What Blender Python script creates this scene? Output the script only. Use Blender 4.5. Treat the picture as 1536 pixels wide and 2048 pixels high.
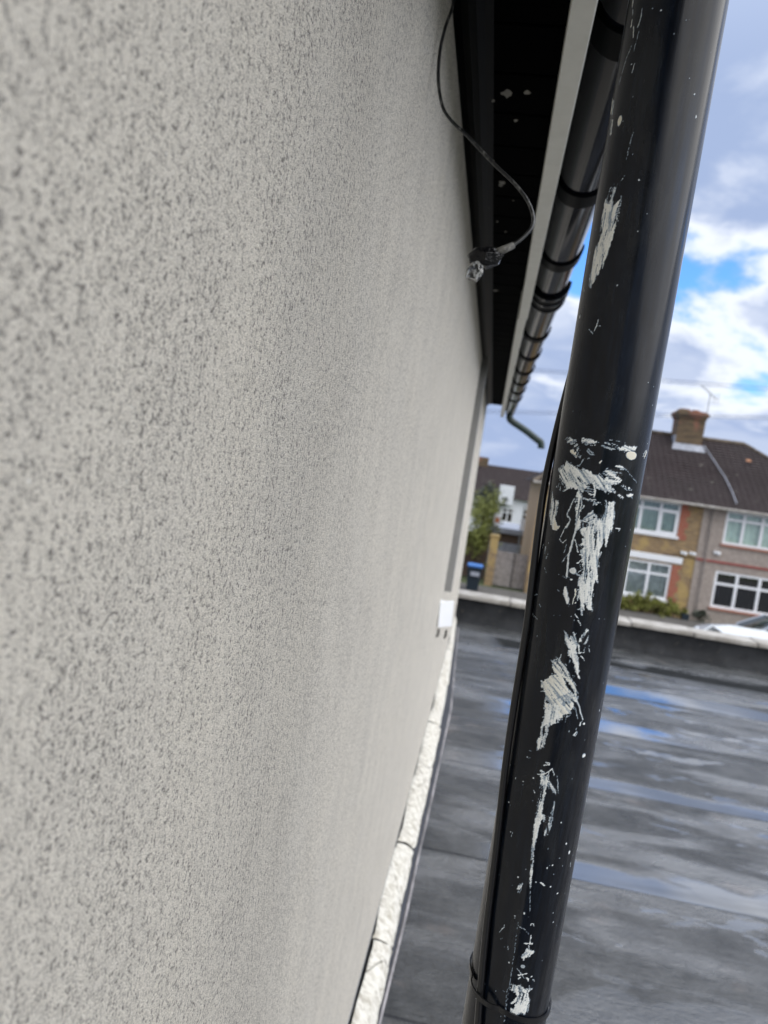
import bpy, bmesh, math, random
import numpy as np
from mathutils import Vector, Matrix
PI=math.pi
random.seed(7)
for o in list(bpy.data.objects): bpy.data.objects.remove(o)
S=bpy.context.scene
COL=S.collection
R=math.radians
def lin(r,g,b):
    f=lambda c:(c/255)/12.92 if c/255<=.04045 else ((c/255+.055)/1.055)**2.4
    return (f(r),f(g),f(b),1)
# ------------------------------------------------------------------ camera
CAM=Vector((.15,0,4.31))
pitch=R(3.8312); yaw=R(7.5114); roll=R(8.2)
fw=Vector((-math.sin(yaw)*math.cos(pitch),math.cos(yaw)*math.cos(pitch),-math.sin(pitch)))
rt=Vector((math.cos(yaw),math.sin(yaw),0)); up=rt.cross(fw)
cx_=rt*math.cos(roll)+up*math.sin(roll); cy_=-rt*math.sin(roll)+up*math.cos(roll)
cd=bpy.data.cameras.new('camera'); co=bpy.data.objects.new('camera',cd); COL.objects.link(co)
m=Matrix((cx_,cy_,-fw)).transposed().to_4x4(); m.translation=CAM; co.matrix_world=m
cd.sensor_fit='VERTICAL'; cd.sensor_height=36; cd.sensor_width=27; cd.lens=36*1539/2048
cd.clip_start=.01; cd.clip_end=2000
cd.dof.use_dof=True; cd.dof.focus_distance=.60; cd.dof.aperture_fstop=9; cd.dof.aperture_blades=0
S.camera=co
S.view_settings.view_transform='Standard'; S.view_settings.look='None'
S.view_settings.exposure=EXPO=1.18
# ------------------------------------------------------------------ node helper
class NT:
    def __init__(s,tree): s.t=tree; s.n=tree.nodes; s.l=tree.links
    def new(s,typ,ins=None,**kw):
        n=s.n.new(typ)
        for k,v in kw.items(): setattr(n,k,v)
        for k,v in (ins or {}).items():
            i=n.inputs[k]
            if isinstance(v,bpy.types.NodeSocket): s.l.new(v,i)
            else: i.default_value=v
        return n
    def math(s,op,a,b=None,c=None,clamp=False):
        n=s.n.new('ShaderNodeMath'); n.operation=op; n.use_clamp=clamp
        for i,v in enumerate((a,b,c)):
            if v is None: continue
            if isinstance(v,bpy.types.NodeSocket): s.l.new(v,n.inputs[i])
            else: n.inputs[i].default_value=v
        return n.outputs[0]
    def mix(s,f,a,b,blend='MIX'):
        n=s.n.new('ShaderNodeMix'); n.data_type='RGBA'; n.blend_type=blend; n.clamp_factor=True
        for i,v in ((0,f),(6,a),(7,b)):
            if isinstance(v,bpy.types.NodeSocket): s.l.new(v,n.inputs[i])
            else: n.inputs[i].default_value=v
        return n.outputs[2]
    def mr(s,v,a,b,c=0.,d=1.,smooth=True):
        n=s.new('ShaderNodeMapRange',{'Value':v,'From Min':a,'From Max':b,'To Min':c,'To Max':d})
        n.interpolation_type='SMOOTHSTEP' if smooth else 'LINEAR'
        return n.outputs[0]
    def noise(s,vec,scale,detail=2,rough=.5,dist=0,out=0):
        n=s.new('ShaderNodeTexNoise',{'Scale':scale,'Detail':detail,'Roughness':rough,'Distortion':dist})
        if vec is not None: s.l.new(vec,n.inputs['Vector'])
        return n.outputs[out]
    def mapv(s,vec,scale=(1,1,1),loc=(0,0,0),rot=(0,0,0)):
        return s.new('ShaderNodeMapping',{'Vector':vec,'Scale':scale,'Location':loc,'Rotation':rot}).outputs[0]
    def bump(s,h,strength=.5,dist=.01,normal=None):
        n=s.new('ShaderNodeBump',{'Height':h,'Strength':strength,'Distance':dist})
        if normal is not None: s.l.new(normal,n.inputs['Normal'])
        return n.outputs[0]
def mat(name,fn=None,col=(.5,.5,.5,1),rough=.5,spec=.5,metal=0,var=0,vscale=8,bump=0,bscale=60):
    m=bpy.data.materials.new(name); m.use_nodes=True; t=NT(m.node_tree); t.n.clear()
    out=t.n.new('ShaderNodeOutputMaterial'); p=t.n.new('ShaderNodeBsdfPrincipled'); t.l.new(p.outputs[0],out.inputs[0])
    if len(col)==3: col=(*col,1)
    p.inputs['Base Color'].default_value=col; p.inputs['Roughness'].default_value=rough
    p.inputs['Specular IOR Level'].default_value=spec; p.inputs['Metallic'].default_value=metal
    tc=t.n.new('ShaderNodeTexCoord').outputs['Object']
    if var:
        n=t.noise(tc,vscale,4,.6); f=t.mr(n,.3,.7)
        t.l.new(t.mix(f,tuple(c*(1-var) for c in col[:3])+(1,),tuple(min(1,c*(1+var)) for c in col[:3])+(1,)),p.inputs['Base Color'])
    if bump: t.l.new(t.bump(t.noise(tc,bscale,4,.6),bump,.01),p.inputs['Normal'])
    if fn: fn(t,p,tc,out)
    return m
# ------------------------------------------------------------------ world
SUN_EL=48; SUN_AZ=118    # azimuth clockwise from +Y : light arrives from the right and behind
W=bpy.data.worlds.new('World'); S.world=W; W.use_nodes=True; t=NT(W.node_tree); t.n.clear()
wo=t.n.new('ShaderNodeOutputWorld'); bg=t.n.new('ShaderNodeBackground'); t.l.new(bg.outputs[0],wo.inputs[0])
sky=t.n.new('ShaderNodeTexSky'); sky.sky_type='NISHITA'; sky.sun_disc=False; sky.sun_elevation=R(SUN_EL); sky.sun_rotation=R(SUN_AZ); sky.air_density=1.1; sky.dust_density=.6
SKYZ=1.7
gen=t.n.new('ShaderNodeTexCoord').outputs['Generated']
sep=t.new('ShaderNodeSeparateXYZ',{'Vector':gen}); zz=t.math('MAXIMUM',sep.outputs[2],0.0)
den=t.math('ADD',zz,.30)
pl=t.new('ShaderNodeCombineXYZ',{'X':t.math('DIVIDE',sep.outputs[0],den),'Y':t.math('DIVIDE',sep.outputs[1],den),'Z':SKYZ}).outputs[0]
n1=t.noise(pl,1.55,8,.55,.2); n2=t.noise(t.mapv(pl,loc=(3.1,7.7,0)),2.6,8,.52,.15); n3=t.noise(t.mapv(pl,loc=(9.1,1.2,4)),.9,3,.5)
# cloud cover, thinner in a band 14 to 19 degrees up and close to the horizon
band=t.math('MULTIPLY',t.mr(zz,.215,.27),t.mr(zz,.345,.285))
low=t.mr(zz,.12,.02)
thr=t.math('ADD',.33,t.math('ADD',t.math('MULTIPLY',band,.16),t.math('MULTIPLY',low,-.08)))
dn=t.math('SUBTRACT',n1,thr)
cover=t.mr(dn,-.03,.07)
edge=t.math('MULTIPLY',t.mr(dn,-.03,.05),t.mr(dn,.17,.05))      # bright sunlit rims
wht=t.math('MAXIMUM',t.math('MULTIPLY',edge,.9),t.math('MULTIPLY',t.mr(n2,.42,.62),t.mr(zz,.12,.36,.25,1.)))
k=6.6
gray=tuple(c*k for c in (.40,.505,.755)); white=tuple(c*k*1.12 for c in (.93,.97,1.05))
cc=t.mix(wht,(*gray,1),(*white,1))
cc=t.mix(t.math('MULTIPLY',t.mr(zz,.42,.95),.85),cc,(10.5,11.2,12.6,1))  # thin bright veil overhead
skc=t.mix(1.0,sky.outputs[0],(.62,1.1,1.85,1),'MULTIPLY')
fin=t.mix(cover,skc,cc)
fin=t.mix(1.0,fin,t.mix(t.mr(sep.outputs[1],-.05,-.75),(1,1,1,1),(.60,.60,.60,1)),'MULTIPLY')   # sky dimmed behind the camera, added so the pipe reflects dark
t.l.new(fin,bg.inputs[0]); bg.inputs[1].default_value=.068
sd=bpy.data.lights.new('sun','SUN'); so=bpy.data.objects.new('sun',sd); COL.objects.link(so)
sd.energy=1.5; sd.angle=R(100); sd.color=(1,.96,.90)
dv=Vector((math.sin(R(SUN_AZ))*math.cos(R(SUN_EL)),math.cos(R(SUN_AZ))*math.cos(R(SUN_EL)),math.sin(R(SUN_EL))))
so.rotation_euler=dv.to_track_quat('Z','Y').to_euler(); so.location=(6,-4,12)
# ------------------------------------------------------------------ mesh helpers
class MB:
    def __init__(s): s.b=bmesh.new()
    def box(s,a,b,rot=None,piv=None):
        vs=[Vector((x,y,z)) for z in (a[2],b[2]) for y in (a[1],b[1]) for x in (a[0],b[0])]
        if rot is not None:
            pv=Vector(piv) if piv else (Vector(a)+Vector(b))/2
            vs=[pv+rot@(v-pv) for v in vs]
        v=[s.b.verts.new(q) for q in vs]
        for f in ((0,2,3,1),(4,5,7,6),(0,1,5,4),(2,6,7,3),(0,4,6,2),(1,3,7,5)): s.b.faces.new([v[i] for i in f])
        return s
    def face(s,*pts): s.b.faces.new([s.b.verts.new(Vector(p)) for p in pts]); return s
    def prism(s,prof,axis,a,b):
        # prof: list of 2D points in the plane perpendicular to axis
        def P(p,h):
            return {'x':(h,p[0],p[1]),'y':(p[0],h,p[1]),'z':(p[0],p[1],h)}[axis]
        A=[s.b.verts.new(P(p,a)) for p in prof]; B=[s.b.verts.new(P(p,b)) for p in prof]; n=len(prof)
        for i in range(n): s.b.faces.new((A[i],A[(i+1)%n],B[(i+1)%n],B[i]))
        s.b.faces.new(A[::-1]); s.b.faces.new(B); return s
    def tube(s,pts,r,n=12,cap=True):
        pts=[Vector(p) for p in pts]; rr=r if hasattr(r,'__len__') else [r]*len(pts); rings=[]; ref=None
        for i,p in enumerate(pts):
            d=(pts[min(i+1,len(pts)-1)]-pts[max(i-1,0)]).normalized()
            if ref is None: ref=Vector((0,0,1)) if abs(d.z)<.9 else Vector((1,0,0))
            a=(ref-d*ref.dot(d)).normalized(); ref=a; b=d.cross(a)
            rings.append([s.b.verts.new(p+(a*math.cos(2*PI*k/n)+b*math.sin(2*PI*k/n))*rr[i]) for k in range(n)])
        for i in range(len(rings)-1):
            for k in range(n): s.b.faces.new((rings[i][k],rings[i][(k+1)%n],rings[i+1][(k+1)%n],rings[i+1][k]))
        if cap: s.b.faces.new(rings[0][::-1]); s.b.faces.new(rings[-1])
        return s
    def blob(s,c,r,sub=2,sc=(1,1,1),jit=0):
        g=bmesh.ops.create_icosphere(s.b,subdivisions=sub,radius=r)
        for v in g['verts']:
            k=1+random.uniform(-jit,jit); v.co=Vector(c)+Vector((v.co.x*sc[0]*k,v.co.y*sc[1]*k,v.co.z*sc[2]*k))
        return s
    def build(s,name,m,parent=None,smooth=False,bevel=0,seg=2,recalc=True):
        if recalc: bmesh.ops.recalc_face_normals(s.b,faces=s.b.faces[:])
        if bevel:
            es=[e for e in s.b.edges if len(e.link_faces)==2 and e.calc_face_angle(0)>.6]
            bmesh.ops.bevel(s.b,geom=es,offset=bevel,segments=seg,affect='EDGES',profile=.5)
        me=bpy.data.meshes.new(name); s.b.to_mesh(me); s.b.free()
        for k in (m if isinstance(m,(list,tuple)) else [m]): me.materials.append(k)
        if smooth: me.polygons.foreach_set('use_smooth',[True]*len(me.polygons))
        o=bpy.data.objects.new(name,me); COL.objects.link(o)
        if parent: o.parent=parent; o.matrix_parent_inverse=parent.matrix_world.inverted()
        return o
def tag(o,label=None,cat=None,group=None,kind=None):
    for k,v in (('label',label),('category',cat),('group',group),('kind',kind)):
        if v: o[k]=v
    return o
def empty(name,loc,label,cat,group=None):
    o=bpy.data.objects.new(name,None); COL.objects.link(o); o.location=loc; o.empty_display_size=.1
    bpy.context.view_layer.update(); return tag(o,label,cat,group)
def npmesh(name,co,faces,m,parent=None,smooth=True):
    me=bpy.data.meshes.new(name); n=len(faces)
    me.vertices.add(len(co)); me.vertices.foreach_set('co',np.asarray(co,np.float32).ravel())
    me.loops.add(n*4); me.loops.foreach_set('vertex_index',np.asarray(faces,np.int32).ravel())
    me.polygons.add(n); me.polygons.foreach_set('loop_start',np.arange(0,n*4,4,dtype=np.int32))
    me.polygons.foreach_set('use_smooth',np.full(n,smooth)); me.update(calc_edges=True); me.validate()
    me.materials.append(m); o=bpy.data.objects.new(name,me); COL.objects.link(o)
    if parent: o.parent=parent; o.matrix_parent_inverse=parent.matrix_world.inverted()
    return o
def gridfaces(nr,nc,wrap=False):
    i=np.arange(nr-1)[:,None]; j=np.arange(nc if wrap else nc-1)[None,:]; j2=(j+1)%nc
    return np.stack([i*nc+j,i*nc+j2,(i+1)*nc+j2,(i+1)*nc+j],-1).reshape(-1,4)
_T=np.random.RandomState(5).rand(256,256)
def vnoise(x,y):
    xi=np.floor(x).astype(int); yi=np.floor(y).astype(int); fx=x-xi; fy=y-yi; fx=fx*fx*(3-2*fx); fy=fy*fy*(3-2*fy)
    a=_T[yi&255,xi&255];b=_T[yi&255,(xi+1)&255];c=_T[(yi+1)&255,xi&255];d=_T[(yi+1)&255,(xi+1)&255]
    return (a*(1-fx)+b*fx)*(1-fy)+(c*(1-fx)+d*fx)*fy
def fbm(x,y,o=3):
    v=0;a=.5;t_=0
    for k in range(o): v=v+a*vnoise(x*2**k+17.3*k,y*2**k+9.1*k); t_+=a; a*=.5
    return v/t_
def sstep(a,b,x):
    t=np.clip((x-a)/(b-a),0,1); return t*t*(3-2*t)
# ------------------------------------------------------------------ materials
def f_stucco(t,p,tc,out):
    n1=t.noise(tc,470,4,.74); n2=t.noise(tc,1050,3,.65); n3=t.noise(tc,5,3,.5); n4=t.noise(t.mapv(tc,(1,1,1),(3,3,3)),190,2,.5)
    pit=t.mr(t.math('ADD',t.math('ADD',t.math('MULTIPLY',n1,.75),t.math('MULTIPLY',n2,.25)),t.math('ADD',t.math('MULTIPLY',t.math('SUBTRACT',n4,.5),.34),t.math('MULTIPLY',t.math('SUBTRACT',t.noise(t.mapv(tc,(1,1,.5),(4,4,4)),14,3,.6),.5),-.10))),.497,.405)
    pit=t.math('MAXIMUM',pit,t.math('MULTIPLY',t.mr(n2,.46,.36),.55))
    c=t.mix(t.mr(n2,.35,.68),(.62,.575,.49,1),(.89,.845,.75,1))
    c=t.mix(t.math('MULTIPLY',t.mr(t.noise(t.mapv(tc,(1,1,.45),(8,2,1)),120,3,.65),.42,.62),.16),c,(.26,.25,.225,1))
    c=t.mix(t.math('MULTIPLY',t.mr(n3,.35,.65),.08),c,(.42,.42,.42,1))
    c=t.mix(t.math('MULTIPLY',pit,.86),c,(.12,.11,.105,1))  # shade inside the pits painted in as dark colour
    wh=t.mr(t.noise(t.mapv(tc,(1,1,1),(5,1,9)),260,1,.5),.77,.80)
    c=t.mix(t.math('MULTIPLY',wh,.6),c,(.85,.85,.83,1))
    t.l.new(c,p.inputs['Base Color'])
    h=t.math('ADD',t.math('MULTIPLY',n1,1.0),t.math('MULTIPLY',n2,.45))
    t.l.new(t.bump(h,.7,.004),p.inputs['Normal'])
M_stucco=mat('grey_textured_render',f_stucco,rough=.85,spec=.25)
M_soffit=mat('black_soffit_plastic',col=(.0010,.0012,.0016,1),rough=.5,spec=.03)
M_soffit.node_tree.nodes['Principled BSDF'].inputs['IOR'].default_value=1.12
M_cove=mat('satin_black_cove',col=(.002,.0025,.0025,1),rough=.35,spec=.4)
M_cove.node_tree.nodes['Principled BSDF'].inputs['IOR'].default_value=1.13
def f_fascia(t,p,tc,out):
    n=t.noise(tc,25,4,.6); c=t.mix(t.mr(n,.3,.75),(.66,.655,.60,1),(.60,.595,.54,1)); t.l.new(c,p.inputs['Base Color'])
M_fascia=mat('cream_painted_fascia',f_fascia,rough=.45)
M_gutter=mat('black_gutter_plastic',col=(.003,.0035,.006,1),rough=.08,spec=.36,bump=.006,bscale=25)
M_gutter.node_tree.nodes['Principled BSDF'].inputs['IOR'].default_value=1.26
M_bracket=mat('black_bracket_plastic',col=(.002,.0025,.003,1),rough=.35,spec=.08)
M_bracket.node_tree.nodes['Principled BSDF'].inputs['IOR'].default_value=1.2
M_cable=mat('black_cable_sheath',col=(.006,.006,.007,1),rough=.3,spec=.5)
def f_wire(t,p,tc,out):
    n=t.noise(t.mapv(tc,(1,1,.3)),240,3,.7)
    t.l.new(t.mix(t.mr(n,.50,.72),(.010,.011,.012,1),(.15,.15,.14,1)),p.inputs['Base Color'])
M_wire=mat('weathered_black_wire',f_wire,rough=.35)
def f_pipe(t,p,tc,out):
    a=t.new('ShaderNodeAttribute',attribute_name='paint').outputs['Fac']; cr=t.new('ShaderNodeAttribute',attribute_name='cream').outputs['Fac']
    du=t.new('ShaderNodeAttribute',attribute_name='dust').outputs['Fac']
    st=t.noise(t.mapv(tc,(1,1,.05)),420,4,.6); st2=t.noise(t.mapv(tc,(1,1,.12)),60,4,.6); fine=t.noise(tc,900,2,.5)
    dirt=t.noise(t.mapv(tc,(1,1,.35)),38,5,.65,.6)
    base=t.mix(t.mr(st,.35,.75),(.0014,.0024,.0052,1),(.0042,.0075,.0145,1))
    base=t.mix(t.math('MULTIPLY',t.mr(dirt,.48,.66),.22),base,(.040,.042,.042,1))
    dd=t.math('MULTIPLY',du,t.mr(t.math('ADD',dirt,t.math('MULTIPLY',st,.4)),.50,.82))
    base=t.mix(t.math('MULTIPLY',dd,.65),base,(.060,.055,.050,1))
    pc=t.mix(t.mr(fine,.3,.7),(.72,.74,.71,1),(.86,.87,.84,1)); pc=t.mix(cr,pc,(.76,.72,.60,1))
    thin=t.mix(t.mr(a,.28,.82),(.22,.28,.34,1),pc)
    t.l.new(t.mix(t.mr(a,.08,.34),base,thin),p.inputs['Base Color'])
    rr=t.math('ADD',.13,t.math('ADD',t.math('MULTIPLY',t.mr(st2,.35,.7),.15),t.math('MULTIPLY',dd,.25)))
    t.l.new(t.math('ADD',rr,t.math('MULTIPLY',a,.25),clamp=True),p.inputs['Roughness'])
    h=t.math('ADD',t.math('MULTIPLY',st,.8),t.math('MULTIPLY',fine,.15))
    t.l.new(t.bump(h,.10,.0006),p.inputs['Normal'])
M_pipe=mat('scuffed_black_pipe',f_pipe,rough=.3,spec=.33)
SEAM0=3.11; SEAMD=1.01
def f_roof(t,p,tc,out):
    sp=t.new('ShaderNodeSeparateXYZ',{'Vector':tc}); X=sp.outputs[0]; Y=sp.outputs[1]
    wob=t.math('MULTIPLY',t.math('SUBTRACT',t.noise(t.mapv(tc,(1,.15,1)),1.7,3,.5),.5),.05)
    u=t.math('FRACT',t.math('DIVIDE',t.math('SUBTRACT',t.math('ADD',Y,wob),SEAM0-20*SEAMD),SEAMD))  # 0 at the far side of a lap
    pn=t.noise(t.mapv(tc,(.55,1.6,1)),1.35,5,.55,.4); pn2=t.noise(t.mapv(tc,(.8,2.0,1),(5,2,0)),3.2,5,.6,.3)
    # water lies just beyond each lap
    lapw=t.math('ADD',.07,t.math('MULTIPLY',t.mr(pn,.40,.60),.34))
    near=t.math('MULTIPLY',t.mr(t.math('SUBTRACT',u,lapw),.07,-.03),t.mr(Y,2.4,3.0,.25,1.))
    pud=t.math('MULTIPLY',near,t.mr(pn,.34,.46))
    pud=t.math('MULTIPLY',t.math('MAXIMUM',pud,t.math('MULTIPLY',t.mr(pn2,.57,.62),t.mr(Y,2.3,3.4,.15,1.))),t.mr(X,.25,.55))
    wetn=t.mr(t.noise(t.mapv(tc,(.6,1.7,1),(1,8,0)),1.9,6,.62,.5),.38,.62)
    far=t.mr(Y,2.5,5.0,.55,1.)
    fine=t.noise(tc,210,3,.6); mid=t.noise(tc,45,4,.6); wr=t.noise(t.mapv(tc,(.5,2.2,1)),26,4,.6,.6)
    c=t.mix(t.mr(t.noise(tc,6,5,.65),.3,.7),(.032,.034,.035,1),(.082,.085,.087,1))
    c=t.mix(t.math('MULTIPLY',t.mr(fine,.52,.75),.35),c,(.14,.14,.14,1))
    c=t.mix(t.math('MULTIPLY',t.mr(t.noise(t.mapv(tc,(1,1.5,1),(7,3,0)),2.6,4,.6),.60,.72),.55),c,(.17,.15,.14,1))
    seam=t.math('MAXIMUM',t.mr(u,.014,.002),t.mr(u,.988,.997))
    c=t.mix(t.math('MULTIPLY',seam,.7),c,(.012,.012,.013,1))
    c=t.mix(t.math('MULTIPLY',pud,.75),c,(.024,.027,.030,1))
    brown=t.mr(t.noise(t.mapv(tc,(1,1,1),(2.2,.4,0)),3.1,4,.6),.66,.74)
    c=t.mix(t.math('MULTIPLY',brown,.5),c,(.05,.036,.022,1))
    t.l.new(c,p.inputs['Base Color'])
    r=t.mix(wetn,(.33,.33,.33,1),(.12,.12,.12,1)); r=t.mix(pud,r,(.035,.035,.035,1)); t.l.new(r,p.inputs['Roughness'])
    h=t.math('ADD',t.math('MULTIPLY',wr,1.4),t.math('ADD',t.math('MULTIPLY',mid,1.5),t.math('MULTIPLY',fine,.9)))
    st=t.math('SUBTRACT',1,t.math('MULTIPLY',pud,.985))
    b=t.new('ShaderNodeBump',{'Height':h,'Distance':.010,'Strength':t.math('MULTIPLY',st,.5)})
    t.l.new(b.outputs[0],p.inputs['Normal'])
    
    streak_=t.math('MULTIPLY',t.mr(t.noise(t.mapv(tc,(.45,1.9,1),(3,3,0)),1.7,5,.6,.5),.46,.60),.75)
    io=t.math('ADD',1.42,t.math('ADD',t.math('MULTIPLY',pud,1.9),t.math('MULTIPLY',streak_,t.mr(Y,1.8,4.0,.3,1.6)))); t.l.new(io,p.inputs['IOR'])
M_roof=mat('wet_mineral_felt',f_roof,rough=.3,spec=.6)
def f_mortar(t,p,tc,out):
    n=t.noise(t.mapv(tc,(1,1,1),rot=(.5,.4,.3)),38,5,.65,.8); n2=t.noise(tc,160,3,.6)
    c=t.mix(t.mr(n,.3,.62),(.42,.39,.32,1),(.76,.74,.67,1)); c=t.mix(t.math('MULTIPLY',t.mr(n2,.64,.74),.6),c,(.22,.19,.15,1))
    v_=t.new('ShaderNodeTexVoronoi',{'Vector':t.mapv(tc,(4,1.3,3),rot=(.3,.2,.5)),'Scale':1.0},feature='DISTANCE_TO_EDGE').outputs[0]
    crk=t.mr(t.math('ADD',v_,t.math('MULTIPLY',n,.02)),.016,.008); c=t.mix(t.math('MULTIPLY',crk,.65),c,(.16,.14,.12,1))
    t.l.new(c,p.inputs['Base Color']); t.l.new(t.bump(t.math('SUBTRACT',t.math('ADD',n,t.math('MULTIPLY',n2,.3)),crk),.7,.012),p.inputs['Normal'])
M_mortar=mat('white_smeared_mortar',f_mortar,rough=.7)
M_lead=mat('dark_lead_flashing',col=(.035,.037,.043,1),rough=.42,var=.25,vscale=12,bump=.2,bscale=30)
M_leadedge=mat('scuffed_pale_lap_edge',col=(.30,.285,.29,1),rough=.55,var=.45,vscale=7)
M_bead=mat('galvanised_stop_bead',col=(.60,.61,.62,1),rough=.4,var=.15,vscale=20)
def f_upst(t,p,tc,out):
    n=t.noise(tc,5,5,.65); n2=t.noise(tc,22,4,.6)
    c=t.mix(t.mr(n,.35,.7),(.006,.007,.009,1),(.022,.024,.027,1)); c=t.mix(t.math('MULTIPLY',t.mr(n2,.63,.72),.5),c,(.10,.09,.07,1))
    t.l.new(c,p.inputs['Base Color'])
M_upstand=mat('dark_felt_upstand',f_upst,rough=.6,spec=.25,bump=.4,bscale=30)
def f_coping(t,p,tc,out):
    n=t.noise(tc,6,5,.65); n2=t.noise(tc,40,4,.6)
    c=t.mix(t.mr(n,.3,.7),(.27,.25,.22,1),(.46,.44,.41,1)); c=t.mix(t.math('MULTIPLY',t.mr(n2,.55,.72),.5),c,(.16,.14,.10,1))
    sp=t.new('ShaderNodeSeparateXYZ',{'Vector':t.new('ShaderNodeNewGeometry').outputs['Normal']})
    t.l.new(c,p.inputs['Base Color'])
M_coping=mat('weathered_concrete_coping',f_coping,rough=.75,bump=.5,bscale=50)
M_white=mat('white_upvc',col=(.88,.90,.93,1),rough=.3,var=.03)
M_trunk=mat('grey_plastic_trunking',col=(.22,.22,.215,1),rough=.55,var=.08)
M_green=mat('dark_green_pipe_paint',col=(.006,.022,.020,1),rough=.25,var=.2)
def brick(c1,c2,mortar,scale=1.,patch=None,ax='xz',bw=.225,bh=.075,dark=.35):
    def fn(t,p,tc,out):
        sp=t.new('ShaderNodeSeparateXYZ',{'Vector':tc})
        u=sp.outputs[0] if ax=='xz' else t.math('ADD',sp.outputs[0],sp.outputs[1])
        v=t.new('ShaderNodeCombineXYZ',{'X':u,'Y':sp.outputs[2]}).outputs[0]
        b=t.new('ShaderNodeTexBrick',{'Vector':v,'Color1':c1,'Color2':c2,'Mortar':mortar,'Scale':1.0,'Mortar Size':.010,'Mortar Smooth':.2,'Bias':-.1,'Brick Width':bw,'Row Height':bh})
        c=b.outputs[0]
        n=t.noise(t.mapv(tc,(2.2,2.2,7)),2.0,4,.6); c=t.mix(t.math('MULTIPLY',t.mr(n,.45,.7),dark),c,(.07,.05,.035,1))
        n=t.noise(tc,1.2,4,.6)
        if patch: c=t.mix(t.math('MULTIPLY',t.mr(n,.50,.62),.6),c,patch)
        t.l.new(c,p.inputs['Base Color'])
        t.l.new(t.bump(b.outputs[1],-.5,.01),p.inputs['Normal'])
    return fn
M_stock=mat('yellow_stock_brick',brick((.36,.235,.105,1),(.20,.125,.065,1),(.30,.25,.18,1),patch=(.50,.36,.13,1)),rough=.85)
M_redbrick=mat('red_brick',brick((.40,.10,.05,1),(.33,.08,.045,1),(.33,.22,.17,1),dark=.1),rough=.8)
M_darkbrick=mat('brown_weathered_brick',brick((.13,.075,.05,1),(.09,.06,.045,1),(.13,.11,.09,1),ax='d'),rough=.85)
M_chim=mat('sooty_stack_brick',brick((.17,.115,.062,1),(.085,.06,.038,1),(.13,.105,.075,1),patch=(.30,.12,.085,1)),rough=.9)
M_pebble=mat('pinkish_pebbledash',col=(.36,.31,.275,1),rough=.9,var=.14,vscale=9,bump=.8,bscale=70)
M_pinktrim=mat('faded_red_trim',col=(.30,.075,.06,1),rough=.6,var=.2)
M_sillbrown=mat('terracotta_sill',col=(.36,.17,.12,1),rough=.6,var=.1)
def f_tile(t,p,tc,out):
    sp=t.new('ShaderNodeSeparateXYZ',{'Vector':tc})
    v=t.new('ShaderNodeCombineXYZ',{'X':t.math('ADD',sp.outputs[0],0),'Y':t.math('MULTIPLY',sp.outputs[2],1)}).outputs[0]
    b=t.new('ShaderNodeTexBrick',{'Vector':v,'Color1':(.023,.016,.017,1),'Color2':(.033,.024,.025,1),'Mortar':(.072,.062,.063,1),'Scale':1.0,'Mortar Size':.012,'Mortar Smooth':.4,'Brick Width':.24,'Row Height':.1217})
    b.offset=0
    c=b.outputs[0]; n=t.noise(tc,1.1,5,.6); c=t.mix(t.math('MULTIPLY',t.mr(n,.4,.7),.35),c,(.030,.026,.025,1))
    n=t.noise(tc,3.5,2,.5); c=t.mix(t.math('MULTIPLY',t.mr(n,.68,.74),.7),c,(.17,.16,.14,1)); t.l.new(c,p.inputs['Base Color'])
M_tile=mat('dark_brown_roof_tile',f_tile,rough=.9,spec=.2,bump=.3,bscale=12)
M_ridge=mat('lichened_ridge_tile',col=(.10,.08,.06,1),rough=.85,var=.5,vscale=3,bump=.4,bscale=12)
M_leadlight=mat('pale_lead_sheet',col=(.30,.32,.37,1),rough=.5,var=.2,vscale=6)
M_pot=mat('terracotta_pot',col=(.30,.13,.06,1),rough=.8,var=.35,vscale=6)
def f_glass(t,p,tc,out):
    g=t.new('ShaderNodeBsdfGlossy',{'Color':(.9,.93,1,1),'Roughness':.02}); tr=t.new('ShaderNodeBsdfTransparent',{'Color':(.80,.86,.84,1)})
    f=t.new('ShaderNodeFresnel',{'IOR':1.5}).outputs[0]; mx=t.new('ShaderNodeMixShader',{0:t.math('ADD',t.math('MULTIPLY',f,1.5),.06,clamp=True),1:tr.outputs[0],2:g.outputs[0]}); t.l.new(mx.outputs[0],out.inputs[0])
M_glass=mat('window_glass',f_glass)
M_blind=mat('pale_green_blind',col=(.66,.76,.70,1),rough=.9,var=.12,vscale=4)
M_net=mat('white_net_curtain',col=(.75,.80,.80,1),rough=.9,var=.3,vscale=5)
M_dark=mat('dark_room',col=(.012,.011,.010,1),rough=.9,var=.4,vscale=2)
M_timber=mat('grey_weathered_timber',col=(.29,.26,.245,1),rough=.85,var=.22,vscale=7,bump=.3,bscale=30)
M_binbody=mat('navy_bin_plastic',col=(.010,.020,.030,1),rough=.4)
M_binlid=mat('blue_bin_lid',col=(.05,.17,.48,1),rough=.4)
M_whitewall=mat('white_painted_render',col=(.74,.77,.82,1),rough=.8,var=.06,vscale=3)
M_tan=mat('tan_brick_side',brick((.50,.33,.19,1),(.42,.27,.16,1),(.40,.32,.22,1),ax='d',dark=.2),rough=.85)
M_asphalt=mat('asphalt',col=(.05,.052,.055,1),rough=.8,var=.25,vscale=3,bump=.3,bscale=60)
M_paving=mat('worn_paving',col=(.09,.085,.078,1),rough=.85,var=.18,vscale=4,bump=.3,bscale=40)
M_ground=mat('rough_turf',col=(.06,.075,.03,1),rough=.95,var=.35,vscale=.8,bump=.5,bscale=9)
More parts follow.
